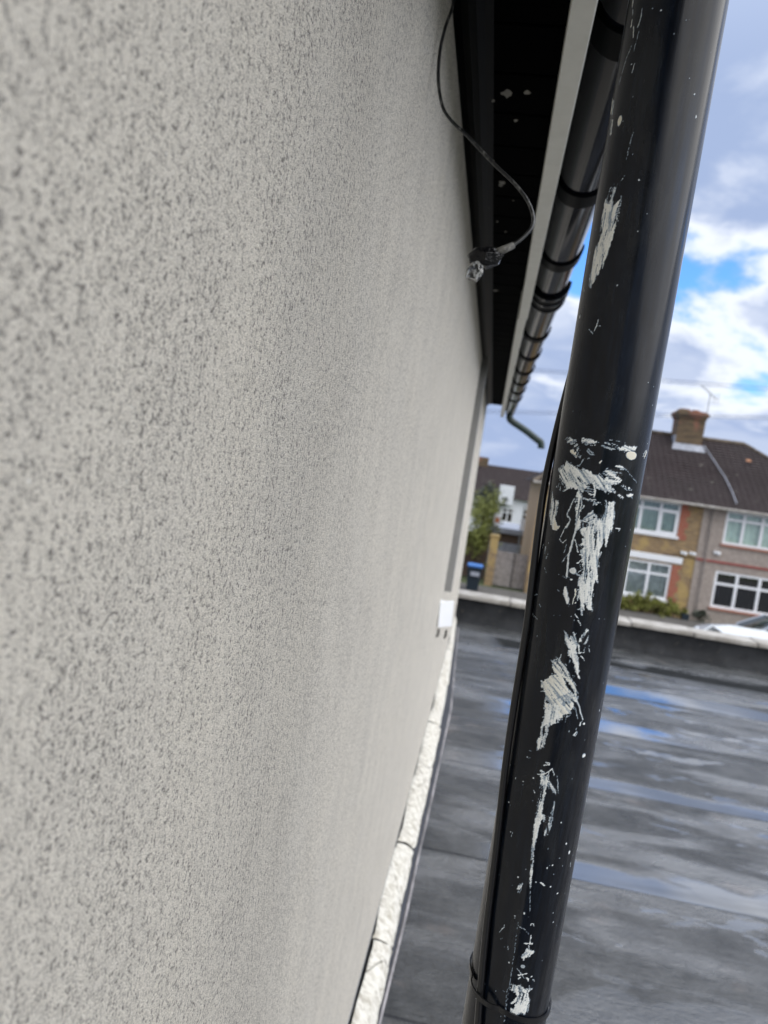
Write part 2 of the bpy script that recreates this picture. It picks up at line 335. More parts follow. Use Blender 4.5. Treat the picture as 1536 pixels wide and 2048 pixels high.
def leafmat(name,c,v=.45):
    def fn(t,p,tc,out):
        n=t.noise(tc,2.4,3,.6); r=t.new('ShaderNodeNewGeometry').outputs['Random Per Island']
        a=t.mix(t.mr(n,.35,.65),tuple(x*(1-v) for x in c)+(1,),tuple(x*(1+v) for x in c)+(1,)); a=t.mix(t.math('MULTIPLY',r,.5),a,tuple(x*1.6 for x in c)+(1,)); t.l.new(a,p.inputs['Base Color'])
    return mat(name,fn,rough=.6,spec=.3)
M_leafy=leafmat('yellow_green_leaf',(.17,.19,.05)); M_leafd=leafmat('grey_green_leaf',(.075,.085,.065)); M_leafr=leafmat('red_leaf',(.17,.035,.02)); M_hedge=leafmat('hedge_leaf',(.16,.17,.04)); M_leafbr=leafmat('brown_twiggy_leaf',(.09,.06,.045))
M_bark=mat('bark',col=(.06,.045,.035,1),rough=.9,var=.3,bump=.6,bscale=20)
M_silver=mat('silver_car_paint',col=(.42,.46,.52,1),rough=.25,metal=.3,spec=.6)
M_whitecar=mat('white_car_paint',col=(.85,.88,.90,1),rough=.2,spec=.6)
M_carglass=mat('dark_car_glass',col=(.012,.02,.018,1),rough=.06,spec=.8)
M_tyre=mat('tyre_rubber',col=(.015,.015,.015,1),rough=.8)
M_rim=mat('alloy_rim',col=(.45,.46,.48,1),rough=.3,metal=.8)
M_lamp=mat('red_rear_lens',col=(.35,.02,.02,1),rough=.2)
M_headl=mat('clear_headlight_lens',col=(.6,.63,.66,1),rough=.1)
M_plaster=mat('cream_dried_splash',col=(.22,.21,.18,1),rough=.7,var=.2)
M_metal=mat('aerial_aluminium',col=(.35,.37,.38,1),rough=.4,metal=.6)
def f_clear(t,p,tc,out):
    p.inputs['Transmission Weight'].default_value=.55; p.inputs['Roughness'].default_value=.12
    n=t.noise(tc,160,3,.6); t.l.new(t.mix(t.mr(n,.42,.66),(.03,.03,.03,1),(.75,.76,.74,1)),p.inputs['Base Color'])
M_clear=mat('cloudy_clear_plastic',f_clear)
M_tape=mat('glossy_black_tape',col=(.003,.003,.004,1),rough=.16,spec=.35,bump=.3,bscale=90)
M_sleeve=mat('dusty_grey_sleeve',col=(.16,.155,.14,1),rough=.4,var=.5,vscale=120,bump=.4,bscale=200)
# ------------------------------------------------------------------ ground, road, pavement
g=MB(); ys=[-60,-5,10,45,62,90,700]; zs=[0,0,0,0,-1.9,-2.1,-2.5]
for i in range(6): g.face((-500,ys[i],zs[i]),(500,ys[i],zs[i]),(500,ys[i+1],zs[i+1]),(-500,ys[i+1],zs[i+1]))
tag(g.build('ground',M_ground),kind='structure')
tag(MB().box((-40,14.8,-.2),(60,24.4,.004)).build('road',M_asphalt),kind='structure')
tag(MB().box((-40,24.4,-.2),(60,29.3,.12)).build('pavement',M_paving,bevel=.02),kind='structure')
tag(MB().box((-40,10.5,-.2),(60,14.8,.12)).build('pavement',M_paving,bevel=.02),kind='structure')
# ------------------------------------------------------------------ the rendered house we look along
WE=7.6; Z0=2.86
house=empty('rendered_house',(0,3,0),'pale grey speckled render house wall filling the left, black soffit above','house')
def zb(y): return 2.862+.012*(abs(y-4.6)/3)**2*3
nY=120; co=[]; fc=[]
yy=np.concatenate([np.linspace(-5,WE,nY)])
w=MB()
pr=[(0.0,float(y)) for y in yy]
bot=[w.b.verts.new((0,y,zb(y) if y>-1 else 2.9)) for y in yy]; top=[w.b.verts.new((0,y,5.06)) for y in yy]
for i in range(nY-1): w.b.faces.new((bot[i],bot[i+1],top[i+1],top[i]))
e0=w.b.verts.new((-6,WE,2.88)); e1=w.b.verts.new((-6,WE,5.06)); w.b.faces.new((bot[-1],e0,e1,top[-1]))
w.face((-6,WE,0),(-.025,WE,0),(-.025,WE,2.87),(-6,WE,2.87)); w.face((-.025,-5,0),(-.025,WE,0),(-.025,WE,2.87),(-.025,-5,2.87))
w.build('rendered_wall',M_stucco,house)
b=MB(); 
for i in range(nY-1):
    y0,y1=yy[i],yy[i+1]; z0,z1=zb(y0),zb(y1)
    if y0<-1: continue
    b.face((.0015,y0,z0-.004),(.0015,y1,z1-.004),(.0015,y1,z1+.002),(.0015,y0,z0+.002)); b.face((.0015,y0,z0-.004),(.0015,y1,z1-.004),(-.012,y1,z1-.004),(-.012,y0,z0-.004))
b.build('stop_bead',M_bead,house)
# soffit, cove trim, fascia, tiled roof
s=MB()
y=-3.0
while y<7.45:      # soffit planks across the eaves
    s.box((0.0,y+.003,4.985),(.158,min(y+.142,7.5),5.0)); y+=.145
s.box((0.0,-3,5.0),(.16,7.5,5.01))
s.build('soffit',M_soffit,house,bevel=.002,seg=1)
prof=[(0.0005,4.985),(0.0005,4.935)]+[(.0505-.05*math.cos(a*PI/2/6)+.0,4.935+.05*math.sin(a*PI/2/6)) for a in range(1,7)]
MB().prism(prof,'y',-3,7.45).build('cove_trim',M_cove,house,smooth=False)
fa=MB(); JO=2.86
def fboard(y0,y1,x0,x1):
    v=[]
    for y,x in ((y0,x0),(y1,x1)):
        for dx,z in ((0,4.885),(.031,4.885),(.031,5.06),(0,5.06)): v.append(fa.b.verts.new((x+dx,y,z)))
    for f in ((0,1,2,3),(7,6,5,4),(0,4,5,1),(1,5,6,2),(2,6,7,3),(3,7,4,0)): fa.b.faces.new([v[i] for i in f])
fboard(-3,JO,.1535,.1600); fboard(JO+.004,7.62,.1555,.1440)
fa.build('fascia_board',M_fascia,house,bevel=.0015,seg=1)
r=MB()
for i in range(14):
    x0=.24-i*.22; z0=5.05+i*.16
    r.face((x0,-4,z0+.02),(x0,7.7,z0+.02),(x0-.24,7.7,z0+.18),(x0-.24,-4,z0+.18)); r.face((x0,-4,z0),(x0,7.7,z0),(x0,7.7,z0+.02),(x0,-4,z0+.02))
r.face((.2,-4,5.04),(.2,7.7,5.04),(-3,7.7,7.3),(-3,-4,7.3)); r.face((.2,7.68,5.04),(-3,7.68,7.2),(-6,7.68,5.04))
r.build('tiled_roof',M_tile,house)
random.seed(3)
for (x,y,q) in ((.075,1.42,.012),(.093,1.52,.005),(.072,1.84,.009),(.068,1.86,.006),(.05,1.72,.004),(.035,1.66,.008),(.062,2.12,.004),(.085,2.2,.004),(.11,1.41,.007),(.05,1.45,.004),(.04,2.02,.004),(.06,2.9,.012),(.1,1.95,.003),(.045,2.35,.004)):
    sp_=MB(); n=11; c=sp_.b.verts.new((x,y,4.9842)); ring=[sp_.b.verts.new((x+math.cos(a*2*PI/n)*q*random.uniform(.45,1.1),y+math.sin(a*2*PI/n)*q*1.4*random.uniform(.45,1.1),4.9846)) for a in range(n)]
    c.co.z-=.0012
    for i in range(n): sp_.b.faces.new((c,ring[i],ring[(i+1)%n]))
    sp_.build('render_splash',M_plaster,house,smooth=True)
# ------------------------------------------------------------------ flat-roofed extension
ext=empty('flat_roof_extension',(2,3,0),'single storey extension with wet dark felt flat roof and stone coped parapet','building extension')
RZ=2.75
PY=8.12
cols=np.array([.02+.1*i for i in range(72)]); rows=[]; 
seams=[SEAM0+SEAMD*k for k in range(-8,6)]; lo=-5.0
yl=[]; zl=[]
for k in range(-8,6):
    a=SEAM0+SEAMD*k; b_=a+SEAMD
    if a>PY: break
    b_=min(b_,PY+.02)
    for j,ty in enumerate([0,.006,.05,.2,.4,.6,.8,.94,.985,1]):
        yl.append(a+.002+(b_-a-.002)*ty); zl.append(RZ-.003+.0035*ty+0)
yl=np.array(yl); zl=np.array(zl)
X,Yg=np.meshgrid(cols,yl); Z=np.repeat(zl[:,None],len(cols),1)+.004*(fbm(X*1.3+4,Yg*1.1+3,2)-.5)+.004*(fbm(X*4,Yg*2,2)-.5)
wv=.018*(fbm(X*.9+2.,Yg*0+np.floor((Yg-SEAM0)/SEAMD)*3.7,2)-.5)
co=np.stack([X,Yg+wv,Z],-1).reshape(-1,3)
npmesh('felt_roofing',co,gridfaces(len(yl),len(cols)),M_roof,ext)
# angled joint strip of felt at right
j=MB(); pa=Vector((1.78,3.95,RZ+.006)); pb=Vector((3.2,2.9,RZ+.006)); 
MB().box((-.0,-4.9,0),(7.2,PY+.3,RZ-.02)).build('extension_wall',M_stock,ext)
# upstand and coping
u=MB()
xs=np.linspace(-.02,7.2,60)
for i in range(59):
    x0,x1=xs[i],xs[i+1]
    q=[(PY-.10,RZ+.001),(PY-.03,RZ+.045),(PY,RZ+.10),(PY+.002,RZ+.235)]
    for a,b_ in zip(q[:-1],q[1:]): u.face((x0,a[0],a[1]),(x1,a[0],a[1]),(x1,b_[0],b_[1]),(x0,b_[0],b_[1]))
bmesh.ops.remove_doubles(u.b,verts=u.b.verts,dist=.0005)
for v in u.b.verts: v.co.y+=.012*(fbm(np.array(v.co.x*6),np.array(v.co.z*9),2)-.5); 
u.build('felt_upstand',M_upstand,ext,smooth=True)
MB().box((-.02,PY+.01,RZ-.1),(7.2,PY+.24,RZ+.232)).build('parapet_wall',M_darkbrick,ext)
x=-.08; k=0
while x<7.2:
    wd=.62; dz=random.uniform(-.003,.003)
    c=MB().box((x+.004,PY-.035,RZ+.236+dz),(x+wd-.004,PY+.27,RZ+.282+dz)); c.build('coping_stone',M_coping,ext,bevel=.008,seg=2)
    MB().box((x+wd-.0035,PY-.028,RZ+.237),(x+wd+.0035,PY+.26,RZ+.272)).build('coping_joint',M_upstand,ext); x+=wd
# mortar fillet and lead flashing along the house wall
yy=np.linspace(-1.5,WE,720); 
def edge(y): return np.interp(y,[-1.5,2.0,3.5,5.0,6.5,7.6],[.055,.062,.072,.074,.045,.018])
def lead(y): return np.interp(y,[-1.5,2.0,2.6,3.5,5.0,6.5,7.6],[.060,.067,.080,.094,.110,.075,.045])
prof=[]
T=np.linspace(0,1,12)
zbv=np.array([zb(y) if y>-1 else 2.9 for y in yy])-.006
top=.0+.010*np.clip(fbm(yy*2.3,yy*0+2,4)-.42,0,1)*4
rag=(fbm(yy*14,yy*0+5,3)-.5)
co=[]
for i,y in enumerate(yy):
    e=edge(y)+.006*rag[i]; x0=-.006; z0=zbv[i]-.006-top[i]*1.1; x0=top[i]*.9-.004; z1=RZ+.052
    for tt in T:
        bul=.010*math.sin(tt*PI)+.006*(float(fbm(np.array(y*22),np.array(tt*2.5),3))-.5)*math.sin(min(1,tt*1.3)*PI*.9+.2)
        # hairline cracks running across the fillet
        co.append((x0+(e-x0)*tt+bul*.8,y+tt*.05,z0+(z1-z0)*tt+bul*.9))
co=np.array(co).reshape(len(yy),12,3); cuts=[-1.6,1.35,2.28,2.93,4.42,5.35,6.3,7.7]; rs1=np.random.RandomState(4)
for a_,c_ in zip(cuts[:-1],cuts[1:]):
    ii=np.where((yy>=a_+.004)&(yy<c_-.004))[0]; seg=co[ii].copy(); seg[...,0]+=np.linspace(0,1,12)[None,:]*rs1.uniform(-.006,.005); seg[...,2]+=rs1.uniform(-.004,.003)
    for e_ in (0,-1): seg[e_,:,2]-=.008; seg[e_,:,0]-=.006
    npmesh('mortar_fillet',seg.reshape(-1,3),gridfaces(len(ii),12),M_mortar,ext)
co=[];yy2=np.linspace(-1.5,WE+.1,300)
for y in yy2:
    zt=2.88; 
    l_=float(lead(y))+.004*(float(fbm(np.array(y*3),np.array(1.),2))-.5)
    for (x_,z_) in ((-.012,zt-.0),(-.010,RZ+.06),(max(.02,edge(y)-.03),RZ+.048),(edge(y)+.004,RZ+.044),(l_-.012,RZ+.012),(l_,RZ+.0045)): co.append((x_,y,z_))
npmesh('lead_flashing',co,gridfaces(300,6),M_lead,ext,smooth=False)
co=[]
for y in yy2:
    l_=float(lead(y))+.004*(float(fbm(np.array(y*3),np.array(1.),2))-.5); w_=.005+.004*float(vnoise(np.array(y*2.3),np.array(3.)))
    for (x_,z_) in ((l_-.001,RZ+.0052),(l_+.001,RZ+.0085),(l_+w_,RZ+.007),(l_+w_+.002,RZ+.001)): co.append((x_,y+.03*0,z_))
npmesh('lap_edge',co,gridfaces(300,4),M_leadedge,ext)
# loose grit on the roof
# ------------------------------------------------------------------ gutter
gut=empty('gutter',(.24,3,4.95),'glossy black half round plastic gutter fixed along the cream fascia','gutter')
GX=.243; GZ=4.967; GR=.054
def gp(y): return GX+np.interp(y,[-3,2.86,7.7],[-.004,.002,-.012])
co=[]; A=np.linspace(PI,2*PI,29); yy=np.linspace(-3,7.66,80)
for y in yy:
    cx=float(gp(y))
    for a in A: co.append((cx+GR*math.cos(a),y,GZ+GR*math.sin(a)))
    for a in A[::-1]: co.append((cx+(GR-.0025)*math.cos(a),y,GZ+(GR-.0025)*math.sin(a)))
npmesh('gutter_trough',co,gridfaces(80,58,True),M_gutter,gut)
def halfband(name,y0,y1,r0,r1,m,lip=.004):
    b=MB(); cx=float(gp((y0+y1)/2)); n=26
    pr=[(r0,y0),(r1,y0+.002),(r1,y1-.002),(r0,y1)]
    rings=[]
    for i in range(n):
        a=PI*.995+PI*1.03*i/(n-1)
        rings.append([b.b.verts.new((cx+r*math.cos(a),y,GZ+r*math.sin(a))) for r,y in pr])
    for i in range(n-1):
        for k in range(4): b.b.faces.new((rings[i][k],rings[i][(k+1)%4],rings[i+1][(k+1)%4],rings[i+1][k]))
    b.b.faces.new(rings[0]); b.b.faces.new(rings[-1][::-1])
    b.box((cx+GR-.004,y0+.008,GZ-.004),(cx+GR+.007,y1-.008,GZ+.008))
    return b.build(name,m,gut)
for y0 in (-1.2,.25,1.075,1.67,2.20,3.38,3.95,4.52,5.05,5.6,6.2): halfband('bracket',y0-.0,y0+.07,GR+.0005,GR+.006,M_bracket)
halfband('union_bracket',2.60,2.80,GR+.0005,GR+.008,M_bracket); 
for y0 in (2.60,2.69,2.785): halfband('union_rib',y0,y0+.018,GR+.0075,GR+.0125,M_gutter)
se=MB(); cx=float(gp(7.66)); n=20
se.b.faces.new([se.b.verts.new((cx+GR*math.cos(PI+PI*i/n),7.663,GZ+GR*math.sin(PI+PI*i/n))) for i in range(n+1)]); se.build('stop_end',M_gutter,gut)
ol=MB(); ol.tube([(.229,.575,4.895),(.229,.572,4.93)],[.041,.043],28); ol.build('outlet',M_gutter,gut,smooth=False)
# ------------------------------------------------------------------ downpipe with paint smears
PP=[(0.5,-60,0,[-350,6448,-298,6454,-243,6443,-201,6412,-197,6371,-232,6388,-278,6406,-322,6424]),(0.6,-73,0,[-199,6464,-126,6461,-66,6441,-73,6426,-126,6416,-184,6421]),(0.4,-102,0,[-60,6428,-7,6469,38,6482,103,6471,138,6449,84,6421,44,6405,5,6396,-39,6420]),(0.8,-91,0,[74,6433,130,6448,215,6449,222,6459,218,6436,145,6412,85,6411]),(0.8,-25,1,[316,6424,379,6451,389,6417,333,6383]),(0.9,-43,1,[-281,6374,-254,6376,-215,6341,-219,6323,-277,6357]),(0.55,-23,0,[-229,6416,-193,6392,-197,6350,-175,6331,-110,6325,-157,6312,-210,6335,-231,6381]),(0.95,-131,0,[-362,6209,-325,6244,-307,6234,-300,6291,-277,6272,-239,6276,-228,6245,-212,6243,-158,6236,-154,6250,-109,6235,-71,6213,-31,6212,0,6188,8,6162,22,6136,43,6153,54,6113,41,6084,31,6103,-8,6114,-42,6120,-54,6146,-86,6138,-109,6110,-121,6059,-135,6015,-169,6045,-162,6089,-224,6094,-270,6067,-258,6097,-302,6128,-342,6160]),(0.62,-92,0,[1,6223,21,6261,40,6274,76,6268,121,6261,141,6236,115,6212,148,6202,108,6169,63,6142,126,6116,69,6105,23,6130,5,6175,24,6206]),(0.7,-91,0,[69,6302,128,6303,174,6275,117,6281,79,6286]),(0.85,-91,0,[140,6166,230,6156,256,6138,206,6136,159,6148]),(0.8,-55,0,[123,6095,155,6092,193,6072,151,6071]),(0.75,-62,0,[205,6098,275,6112,284,6084,218,6085]),(0.33,-92,0,[-120,6052,-110,6117,-80,6142,-47,6126,-29,6059,-26,6018,-71,6004,-114,6018]),(0.6,7,0,[-411,6032,-371,5999,-316,5969,-311,5905,-330,5852,-288,5807,-284,5768,-329,5761,-367,5810,-430,5899,-394,5917,-417,5981]),(0.97,6,1,[-385,5867,-332,5859,-288,5807,-259,5793,-283,5764,-330,5764]),(0.75,0,0,[-170,6010,-119,6046,-114,5976,-116,5905,-98,5796,-132,5790,-144,5901,-163,5969]),(0.8,-81,0,[-41,6009,-12,6020,24,6004,-3,6004,-34,5989]),(0.78,0,0,[28,6040,44,6049,62,6003,75,6033,119,6032,118,5997,133,5942,139,5831,8,5813,22,5892,42,5937,35,5999]),(0.85,-60,0,[-109,5864,-73,5898,-35,5953,-16,5921,-12,5852,-60,5816,-69,5829,-40,5861,-107,5854]),(0.3,7,0,[-383,6172,-342,6160,-307,6063,-331,6032,-379,6114]),(0.9,2,0,[-99,5807,-16,5835,0,5865,-24,5883,114,5903,123,5812,107,5697,88,5758,69,5664,73,5579,92,5432,72,5443,70,5371,63,5327,88,5266,76,5210,53,5218,34,5251,16,5270,31,5203,9,5232,-57,5379,-24,5349,-46,5396,-41,5454,-28,5499,-42,5583,-65,5643,-45,5682,-86,5682,-45,5724,-88,5781]),(0.62,19,0,[-143,5347,-124,5366,-99,5299,-83,5222,-103,5240,-143,5304]),(0.35,-1,0,[-498,5652,-405,5656,-382,5637,-321,5596,-349,5524,-410,5581]),(0.88,24,0,[-75,5011,-54,5004,-36,4973,-11,4937,-38,4990,-41,5006,-24,5001,-22,5022,2,5015,8,4975,27,4961,35,4945,20,4902,35,4863,49,4848,63,4780,63,4733,90,4677,66,4698,34,4752,13,4807,-3,4839,-26,4846,-37,4879,-23,4894,-42,4907,-65,4949]),(0.65,-20,0,[33,4991,57,5035,71,5071,90,5062,93,5028,97,4970,68,4955,37,4968]),(0.95,44,0.5,[-137,4800,-108,4799,-73,4795,-48,4777,-13,4732,10,4677,26,4662,62,4621,77,4581,80,4546,75,4474,67,4450,45,4411,9,4387,-2,4352,-30,4391,-69,4423,-132,4418,-151,4532,-193,4573,-183,4606,-141,4648,-121,4671,-101,4688,-125,4729,-139,4761,-115,4773]),(0.9,0,0,[-138,4452,-64,4460,-13,4454,-2,4352,-13,4353,-14,4323,-61,4300,-83,4264,-81,4216,-90,4165,-92,4104,-118,4084,-143,4088,-149,4159,-133,4176,-138,4241,-126,4348]),(-0.5,-19,0,[-25,4529,9,4559,60,4597,72,4557,70,4503,24,4473,-7,4455]),(-0.9,9,0,[-117,4133,-113,4159,-104,4137,-110,4105]),(0.85,-23,0,[152,4355,171,4358,153,4313,145,4325]),(0.8,-22,0,[112,4245,135,4276,149,4253,137,4228,117,4236]),(0.92,2,0,[-83,3878,-65,3877,-43,3846,-28,3856,-16,3853,-18,3797,-23,3722,-27,3635,-23,3574,-4,3566,-19,3513,-26,3449,-29,3361,-34,3285,-23,3137,-11,2988,-11,2943,-25,3016,-43,3169,-53,3292,-56,3366,-65,3476,-59,3552,-54,3628,-49,3703,-70,3783,-70,3833]),(0.55,38,0,[-25,3838,-9,3848,36,3814,57,3774,61,3750,39,3759,7,3784,-16,3804]),(0.55,-5,0,[-71,3660,-62,3712,-54,3665,-60,3626,-61,3564,-58,3509,-77,3441,-68,3500]),(0.5,0,0,[-3,3560,17,3577,42,3563,48,3638,49,3699,59,3695,64,3627,65,3516,56,3441,24,3404,7,3494]),(0.6,-9,0,[-119,2920,-95,2961,-77,3000,-78,2968,-95,2923]),(0.5,-9,0,[-105,2947,-95,2957,-67,2935,-85,2897,-108,2850,-107,2882]),(0.99,-29,0,[39,2448,98,2438,96,2416,74,2381,34,2363,32,2343,7,2370,25,2420]),(0.85,-9,0,[-23,2120,12,2129,56,2117,84,2093,111,2121,140,2100,118,2075,122,2035,132,1975,133,1915,111,1889,73,1894,28,1874,7,1889,-10,1925,21,1919,24,1973,-15,1956,13,2004,28,2027,10,2062,-26,2066]),(-0.8,9,0,[19,2117,44,2115,47,2056,28,2080]),(-0.8,9,0,[55,2084,81,2073,66,2052]),(0.25,-20,0,[36,1822,95,1875,134,1868,119,1842,62,1806]),(0.9,6,1,[-559,8944,-462,8893,-447,8792,-510,8819]),(0.8,4,1,[-478,8768,-426,8747,-406,8637,-442,8647]),(0.93,-7,0.3,[-343,8135,-287,8130,-258,8106,-215,8150,-210,8086,-212,7947,-225,7859,-242,7759,-276,7691,-291,7641,-322,7580,-360,7585,-376,7641,-375,7779,-346,7910,-347,8033]),(0.5,-7,0,[-315,8250,-259,8226,-252,8168,-261,8119,-343,8135,-328,8189]),(0.4,-29,0,[-241,8320,-187,8315,-193,8291,-239,8273,-270,8241,-287,8244,-270,8278])]
LL=[(10,0.5,0,[-135,6388,-97,6368,-91,6352,-115,6356,-143,6376]),(11,0.5,0,[-160,6309,-178,6265,-203,6255]),(10,1,1,[-39,6299,-30,6317]),(5,0.45,0,[129,6300,196,6257,298,6198]),(10,0.9,0,[-57,6145,-39,6099,-38,6051]),(6,0.8,0,[-82,6072,-40,6064]),(7,0.8,0,[-94,6025,-21,6032]),(10,0.65,0,[-178,6016,-203,5941,-217,5889,-180,5860,-199,5792]),(11,0.7,0,[-104,5957,-94,5979]),(6,0.6,0,[-224,6094,-286,6058]),(6,0.4,0,[-342,6117,-350,6059]),(15,0.7,0,[-117,5868,-129,5774,-148,5592,-136,5436]),(6,0.9,0,[-121,5725,-84,5632]),(4,0.6,0,[-140,5629,-188,5541]),(4,0.9,0,[-191,5834,-225,5757,-242,5697,-209,5677,-184,5707]),(6,0.6,0,[-177,5672,-188,5606]),(11,0.5,0,[-93,5473,-43,5461]),(8,0.9,0,[-77,5548,-42,5583]),(7,0.9,0,[-68,5614,-47,5614]),(5,0.7,0,[-56,5544,-48,5517]),(6,0.7,0,[-59,5479,-42,5500]),(8,1,1,[-59,5354,-51,5323,-63,5248]),(4,0.6,0,[-165,5430,-127,5423]),(4,0.7,0,[-410,5078,-333,5059]),(6,0.9,0,[165,5845,205,5842,195,5823]),(4,0.5,0,[-353,5472,-318,5427]),(4,0.5,0,[-454,5220,-380,5243]),(4,0.5,0,[-342,5184,-303,5141]),(6,0.9,0,[-29,5168,-1,5144]),(4,0.6,0,[-25,5205,-2,5213]),(4,0.8,0,[84,5659,77,5619]),(4,0.5,0,[-192,5326,-159,5308]),(6,0.9,0,[2,5130,22,5093]),(11,0.8,0,[36,4939,49,4883]),(5,0.9,0,[54,4883,87,4894]),(5,0.9,0,[60,4867,98,4831]),(5,0.7,0,[114,4926,128,4903]),(5,0.6,0,[81,4910,84,4928]),(9,0.7,0,[83,4529,117,4472,170,4367]),(4,0.5,0,[88,4464,129,4372]),(4,0.5,0,[130,4300,132,4270]),(3,0.7,0,[-83,4852,-81,4788]),(5,0.3,0,[34,4409,36,4326]),(4,0.8,0,[-137,4338,-93,4357]),(4,0.8,0,[-185,4531,-151,4532]),(3,0.5,0,[-12,4826,-12,4791]),(3,0.5,0,[31,4701,43,4697,39,4685,28,4686]),(3,0.6,0,[-90,5037,-71,5000]),(3,0.4,0,[-214,4051,-182,4044]),(3,0.5,0,[-200,3976,-176,3991]),(8,0.95,0,[-68,3965,-31,3980,-27,3993,-55,3992]),(8,0.9,0,[-101,3884,-73,3887,-32,3916,-3,3953]),(4,0.8,0,[-3,3953,20,3897]),(5,0.8,0,[-22,3925,-17,3859]),(4,0.8,0,[-76,3919,-74,3893]),(5,0.6,0,[38,3906,57,3848,75,3770]),(11,1,0,[58,3017,91,2999]),(4,0.8,0,[-112,3749,-99,3728]),(4,0.6,0,[-224,3350,-230,3309]),(7,0.7,0,[328,3158,333,3125]),(4,0.5,0,[-23,3025,13,2779]),(3,0.3,0,[13,2779,9,2714]),(5,0.9,0,[40,2649,43,2668,58,2665,64,2646]),(4,0.7,0,[-166,2590,-162,2566,-193,2511]),(6,0.7,0,[-42,2623,2,2606]),(2,0.4,0,[2,2606,44,2566]),(6,0.95,0,[55,2574,57,2503]),(10,0.9,0,[17,2490,78,2499]),(6,0.8,0,[52,2476,59,2451]),(8,0.95,0,[7,2213,73,2237]),(4,0.7,0,[-7,2269,62,2190]),(10,0.8,0,[15,2182,24,2201]),(8,0.9,0,[75,2202,93,2190,95,2177]),(6,0.9,0,[124,2190,145,2186,147,2176]),(2,0.4,0,[-59,2656,-47,2276,-36,1783]),(3,0.4,0,[-57,2075,-36,1783]),(4,0.6,0,[-107,2429,-100,2400]),(5,0.6,0,[-176,2454,-165,2467]),(6,0.4,0,[-87,2050,-75,2035]),(9,0.8,1,[-415,9538,-406,9492]),(6,0.7,1,[-398,9474,-386,9426]),(8,0.9,1,[-382,9392,-381,9346]),(7,0.9,1,[-349,9335,-335,9255]),(8,0.6,1,[-292,9427,-293,9351,-304,9313]),(5,0.5,1,[-287,9279,-304,9187,-306,9153]),(5,0.6,1,[-337,9200,-375,9131,-418,8984]),(6,0.7,1,[-277,9066,-290,9000]),(20,0.45,1,[-524,9598,-559,9473,-558,9305,-559,9151]),(5,0.5,0,[-197,8595,-210,8511,-215,8412]),(5,0.8,0,[-225,7319,-231,7270,-246,7231]),(6,0.6,0,[-291,7246,-252,7218]),(4,0.6,0,[-208,7270,-194,7270]),(6,0.5,1,[-440,7826,-455,7736]),(7,0.6,1,[-460,7583,-460,7543])]
EE=[(1,1,190,6387,48,30),(0.85,0,-99,5489,25,22),(0.9,0,-98,5421,10,7),(1,1,-41,5252,6,6),(1,0,188,4334,9,8),(0.5,0,245,4073,19,19),(0.9,0,-119,3018,5,8),(0.9,0,-132,3843,5,5),(0.9,0,-206,3784,5,4),(0.9,0,-312,3562,6,5),(0.9,0,90,3147,6,6),(0.9,0,130,3171,5,6),(0.9,0,224,3345,8,7),(0.8,0,280,3263,9,15),(0.8,0,139,3528,5,5),(0.8,0,249,4072,15,14),(0.6,0,33,2294,17,16),(0.9,0,117,2214,7,5),(1,0,-26,2740,6,8),(1,0,-94,2694,5,5),(0.8,0,-91,2676,3,3),(0.9,0,-78,2295,4,7),(1,0,144,2990,5,5),(0.9,0,223,2925,9,5),(0.7,0,214,2757,5,4),(0.7,0,236,2675,5,4),(0.7,0,192,2348,3,3),(1,1,-333,8703,19,33),(1,0,-144,9373,5,5),(0.8,0,32,9303,3,3),(0.7,0,182,8869,4,6),(0.7,0,231,8738,4,10),(0.8,0,-306,9072,6,4),(1,0,-102,8267,5,5),(0.8,0,-125,7554,3,7),(0.7,0,52,7850,3,3),(0.6,1,-440,7357,9,15)]

PR=.034
dp=empty('downpipe',(.229,.68,2.76),'black round rainwater pipe close to the lens, spattered and smeared with white paint','downpipe')
def axy(z): return .614-.066*(z-4.25)
th=np.concatenate([np.linspace(-PI,-1.9,14)[:-1],np.linspace(-1.9,1.9,250),np.linspace(1.9,PI,14)[1:-1]])
zf=np.concatenate([np.linspace(2.72,3.70,30)[:-1],np.arange(3.70,4.74,.00055),np.linspace(4.74,4.90,12)])
TH,ZZ=np.meshgrid(th,zf); Sg=TH*PR*1e4; Zg=(ZZ-3.7)*1e4
sh=Sg.shape
scuff=np.zeros(sh); paint=np.zeros(sh); cream=np.zeros(sh); thick=np.zeros(sh)
wS=Sg+14*(fbm(Sg/16,Zg/22,3)-.5)+7*(vnoise(Sg/5,Zg/5)-.5); wZ=Zg+26*(fbm(Sg/15+40,Zg/34+11,3)-.5)+9*(vnoise(Sg/5+9,Zg/6)-.5)
zr=Zg[:,0]; sr=Sg[0]
def box_(x0,x1,y0,y1,pad=35):
    i0=np.searchsorted(zr,y0-pad); i1=np.searchsorted(zr,y1+pad); j0=np.searchsorted(sr,x0-pad); j1=np.searchsorted(sr,x1+pad); return slice(i0,i1),slice(j0,j1)
def inside(px,py,P):
    r=np.zeros(px.shape,bool); n=len(P)
    for i in range(n):
        x0,y0=P[i];x1,y1=P[(i+1)%n]
        if y0==y1: continue
        c=((y0>py)!=(y1>py))&(px<(x1-x0)*(py-y0)/(y1-y0)+x0); r^=c
    return r
def streak(a,b,ang,seed):
    r=math.radians(ang); u=a*math.cos(r)+b*math.sin(r); v=-a*math.sin(r)+b*math.cos(r)
    # direction: ang measured from straight down towards +s ; v runs along the stroke
    n=.45*vnoise(u/6.5+seed*7.1,v/110+seed)+.55*vnoise(u/15+seed*3.3,v/80+seed*2.)
    n=.78*n+.22*vnoise(a/6+seed,b/6)
    return np.clip((n-.5)*1.9+.5,0,1)
def put(sl,v,cr):
    m_=v>paint[sl]; paint[sl]=np.where(m_,v,paint[sl]); cream[sl]=np.where(m_&(v>.1),cr,cream[sl])
